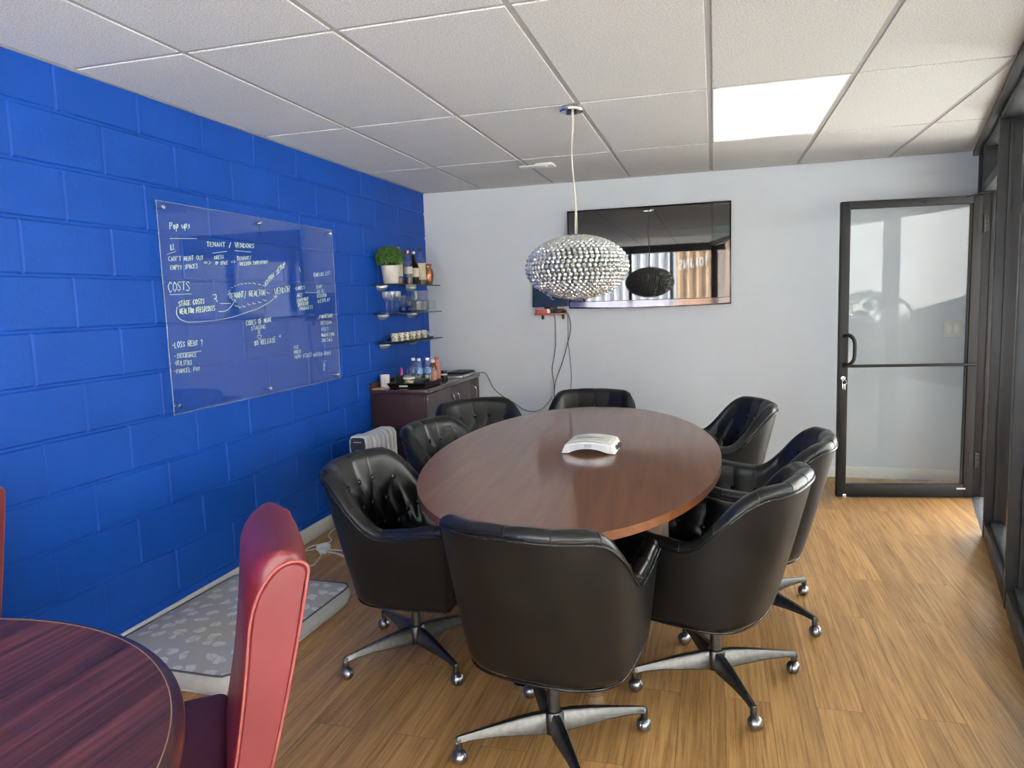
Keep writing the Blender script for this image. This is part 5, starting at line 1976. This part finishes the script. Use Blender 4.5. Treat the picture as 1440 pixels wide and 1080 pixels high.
for x, y, lab in ((0.06, 3.25, 'lower tumbler at the back left of the tumblers on the middle shelf'), (0.150, 3.225, 'lower tumbler at the front left, beside the blue based glass'), (0.065, 3.365, 'lower tumbler at the back, second along the middle shelf'), (0.150, 3.345, 'lower tumbler at the front, in the middle of the row'), (0.065, 3.480, 'lower tumbler at the back right end of the middle shelf'), (0.150, 3.470, 'lower tumbler at the front right end of the middle shelf')):
    tumbler(x, y, Z2, lab)
tumbler(0.105, 3.288, Z2 + 0.083, 'upper tumbler stacked on the left tumblers')
tumbler(0.108, 3.420, Z2 + 0.083, 'upper tumbler stacked on the right tumblers')

tr2 = thing('cup_tray', 'dark oval tray under the patterned cups on the lowest shelf', 'tray', (0.105, 3.135, Z3))
bm = B()
pts = [(0.088 * math.copysign(abs(cos(a)) ** 0.6, cos(a)), 0.385 * math.copysign(abs(sin(a)) ** 0.6, sin(a))) for a in [2 * pi * k / 64 for k in range(64)]]
rings = [[bm.verts.new((x * s, y * s, z)) for x, y in pts] for s, z in ((0.9, 0.0), (1.0, 0.010), (0.985, 0.010), (0.89, 0.004))]
for a, b in zip(rings, rings[1:]):
    for i in range(64):
        bm.faces.new((a[i], a[(i + 1) % 64], b[(i + 1) % 64], b[i]))
bm.faces.new(rings[0])
bm.faces.new(rings[-1])
finish('dish', bm, M['tray'], tr2)


def cup(x, y, lab):
    c = thing('patterned_cup', lab, 'cup', (x, y, Z3 + 0.0045), 0, 'patterned cups on the lowest shelf')
    lathe_obj('body', [(0, 0), (0.024, 0), (0.027, 0.004), (0.0305, 0.058), (0.031, 0.061), (0.0285, 0.061), (0.024, 0.008), (0, 0.006)], M['cup'], c)
    bm = B()
    tube(bm, smooth_path([(0.030, 0, 0.048), (0.044, 0, 0.046), (0.046, 0, 0.028), (0.028, 0, 0.018)], 4), 0.0035, 6)
    bm.transform(Matrix.Rotation(R(60), 4, 'Z'))
    finish('handle', bm, M['cup'], c)


for x, y, lab in ((0.112, 2.835, 'patterned cup first from the left on the lowest shelf'), (0.112, 2.940, 'patterned cup second from the left on the lowest shelf'), (0.112, 3.040, 'patterned cup third from the left on the lowest shelf'), (0.112, 3.160, 'patterned cup fourth from the left on the lowest shelf'), (0.112, 3.262, 'patterned cup fifth from the left on the lowest shelf'), (0.112, 3.385, 'patterned cup at the right end of the lowest shelf')):
    cup(x, y, lab)

# ------------------------------------------------------------------ large leafed plant outside, mirrored in the door glass
mp = thing('monstera', 'tall split leafed plant outside the glazed wall, seen only as a reflection in the door', 'plant', (5.45, -1.35, -0.1))
lathe_obj('pot', [(0, 0), (0.16, 0), (0.20, 0.36), (0.21, 0.40), (0.18, 0.40), (0.17, 0.34), (0, 0.33)], M['charcoal'], mp, 28)
rnd = random.Random(11)
for k in range(16):
    th = rnd.uniform(0, 2 * pi)
    reach = rnd.uniform(0.05, 0.3)
    hh = rnd.uniform(0.7, 1.5)
    tip = Vector((reach * cos(th), reach * sin(th), hh))
    bm = B()
    tube(bm, smooth_path([(0, 0, 0.33), (tip.x * 0.4, tip.y * 0.4, hh * 0.7), tuple(tip)], 5), 0.010, 6)
    st = finish('stem', bm, M['leaf_dark'], mp)
    bm = B()
    size = rnd.uniform(0.20, 0.30)
    outl = []
    for j in range(49):
        a = -pi + 2 * pi * j / 48
        r = size * (0.9 + 0.25 * cos(a))
        if j % 6 in (0,) and 4 < j < 44:
            r *= 0.40
        outl.append((r * sin(a) * 0.85, r * cos(a) + size * 0.4))
    vs = [bm.verts.new((x, y, -0.25 * (x * x + y * y) / size)) for x, y in outl[:-1]]
    c = bm.verts.new((0, size * 0.4, 0.0))
    for j in range(len(vs)):
        bm.faces.new((vs[j], vs[(j + 1) % len(vs)], c))
    bm.transform(Matrix.Translation(tip) @ Matrix.Rotation(th - pi / 2, 4, 'Z') @ Matrix.Rotation(R(rnd.uniform(-60, 10)), 4, 'X'))
    finish('leaf', bm, M['leaf_dark'], st, 0)

# ------------------------------------------------------------------ light
w = bpy.data.worlds.new('overcast_sky')
SC.world = w
w.use_nodes = True
nt = w.node_tree
nt.nodes.clear()
bg = nt.nodes.new('ShaderNodeBackground')
ou = nt.nodes.new('ShaderNodeOutputWorld')
tc = nt.nodes.new('ShaderNodeTexCoord')
sx = nt.nodes.new('ShaderNodeSeparateXYZ')
rp = nt.nodes.new('ShaderNodeValToRGB')
rp.color_ramp.elements[0].position = 0.0
rp.color_ramp.elements[0].color = (0.86, 0.92, 1.0, 1)
rp.color_ramp.elements[1].position = 0.8
rp.color_ramp.elements[1].color = (0.62, 0.78, 1.0, 1)
nt.links.new(tc.outputs['Generated'], sx.inputs[0])
nt.links.new(sx.outputs['Z'], rp.inputs['Fac'])
nt.links.new(rp.outputs['Color'], bg.inputs['Color'])
bg.inputs['Strength'].default_value = SKY
nt.links.new(bg.outputs[0], ou.inputs['Surface'])


def area(name, loc, direction, sx_, sy_, power, col=(1, 1, 1), portal=False, spread=180):
    l = bpy.data.lights.new(name, 'AREA')
    l.shape = 'RECTANGLE'
    l.size, l.size_y = sx_, sy_
    l.energy = power
    l.color = col
    l.spread = R(spread)
    o = bpy.data.objects.new(name, l)
    COL.objects.link(o)
    o.location = loc
    o.rotation_euler = Vector(direction).to_track_quat('-Z', 'Y').to_euler()
    if portal:
        l.cycles.is_portal = True
    return o


# sky portals in the window openings (they only guide the sky light in)
for i, (s0, s1) in enumerate(bays):
    area('daylight_portal', sf((s0 + s1) / 2, 0.13, 1.2), -WN, s1 - s0, 2.2, 1, portal=True)
area('daylight_portal', sf(0.9, 0.13, 1.2), -WN, 0.82, 2.25, 1, portal=True)
area('daylight_portal', (1.2, YF - 0.13, 1.12), (0, 1, 0), 2.25, 2.15, 1, portal=True)

sun = bpy.data.lights.new('sun', 'SUN')
sun.energy = SUN
sun.angle = R(0.6)
sun.color = (1.0, 0.97, 0.92)
so = bpy.data.objects.new('sun', sun)
COL.objects.link(so)
so.rotation_euler = Vector((0.78, -0.22, -0.585)).to_track_quat('-Z', 'Y').to_euler()

SC.view_settings.view_transform = 'Standard'
SC.view_settings.look = 'None'
SC.view_settings.exposure = EXPOSURE
SC.view_settings.gamma = 1.0
SC.view_settings.use_curve_mapping = False
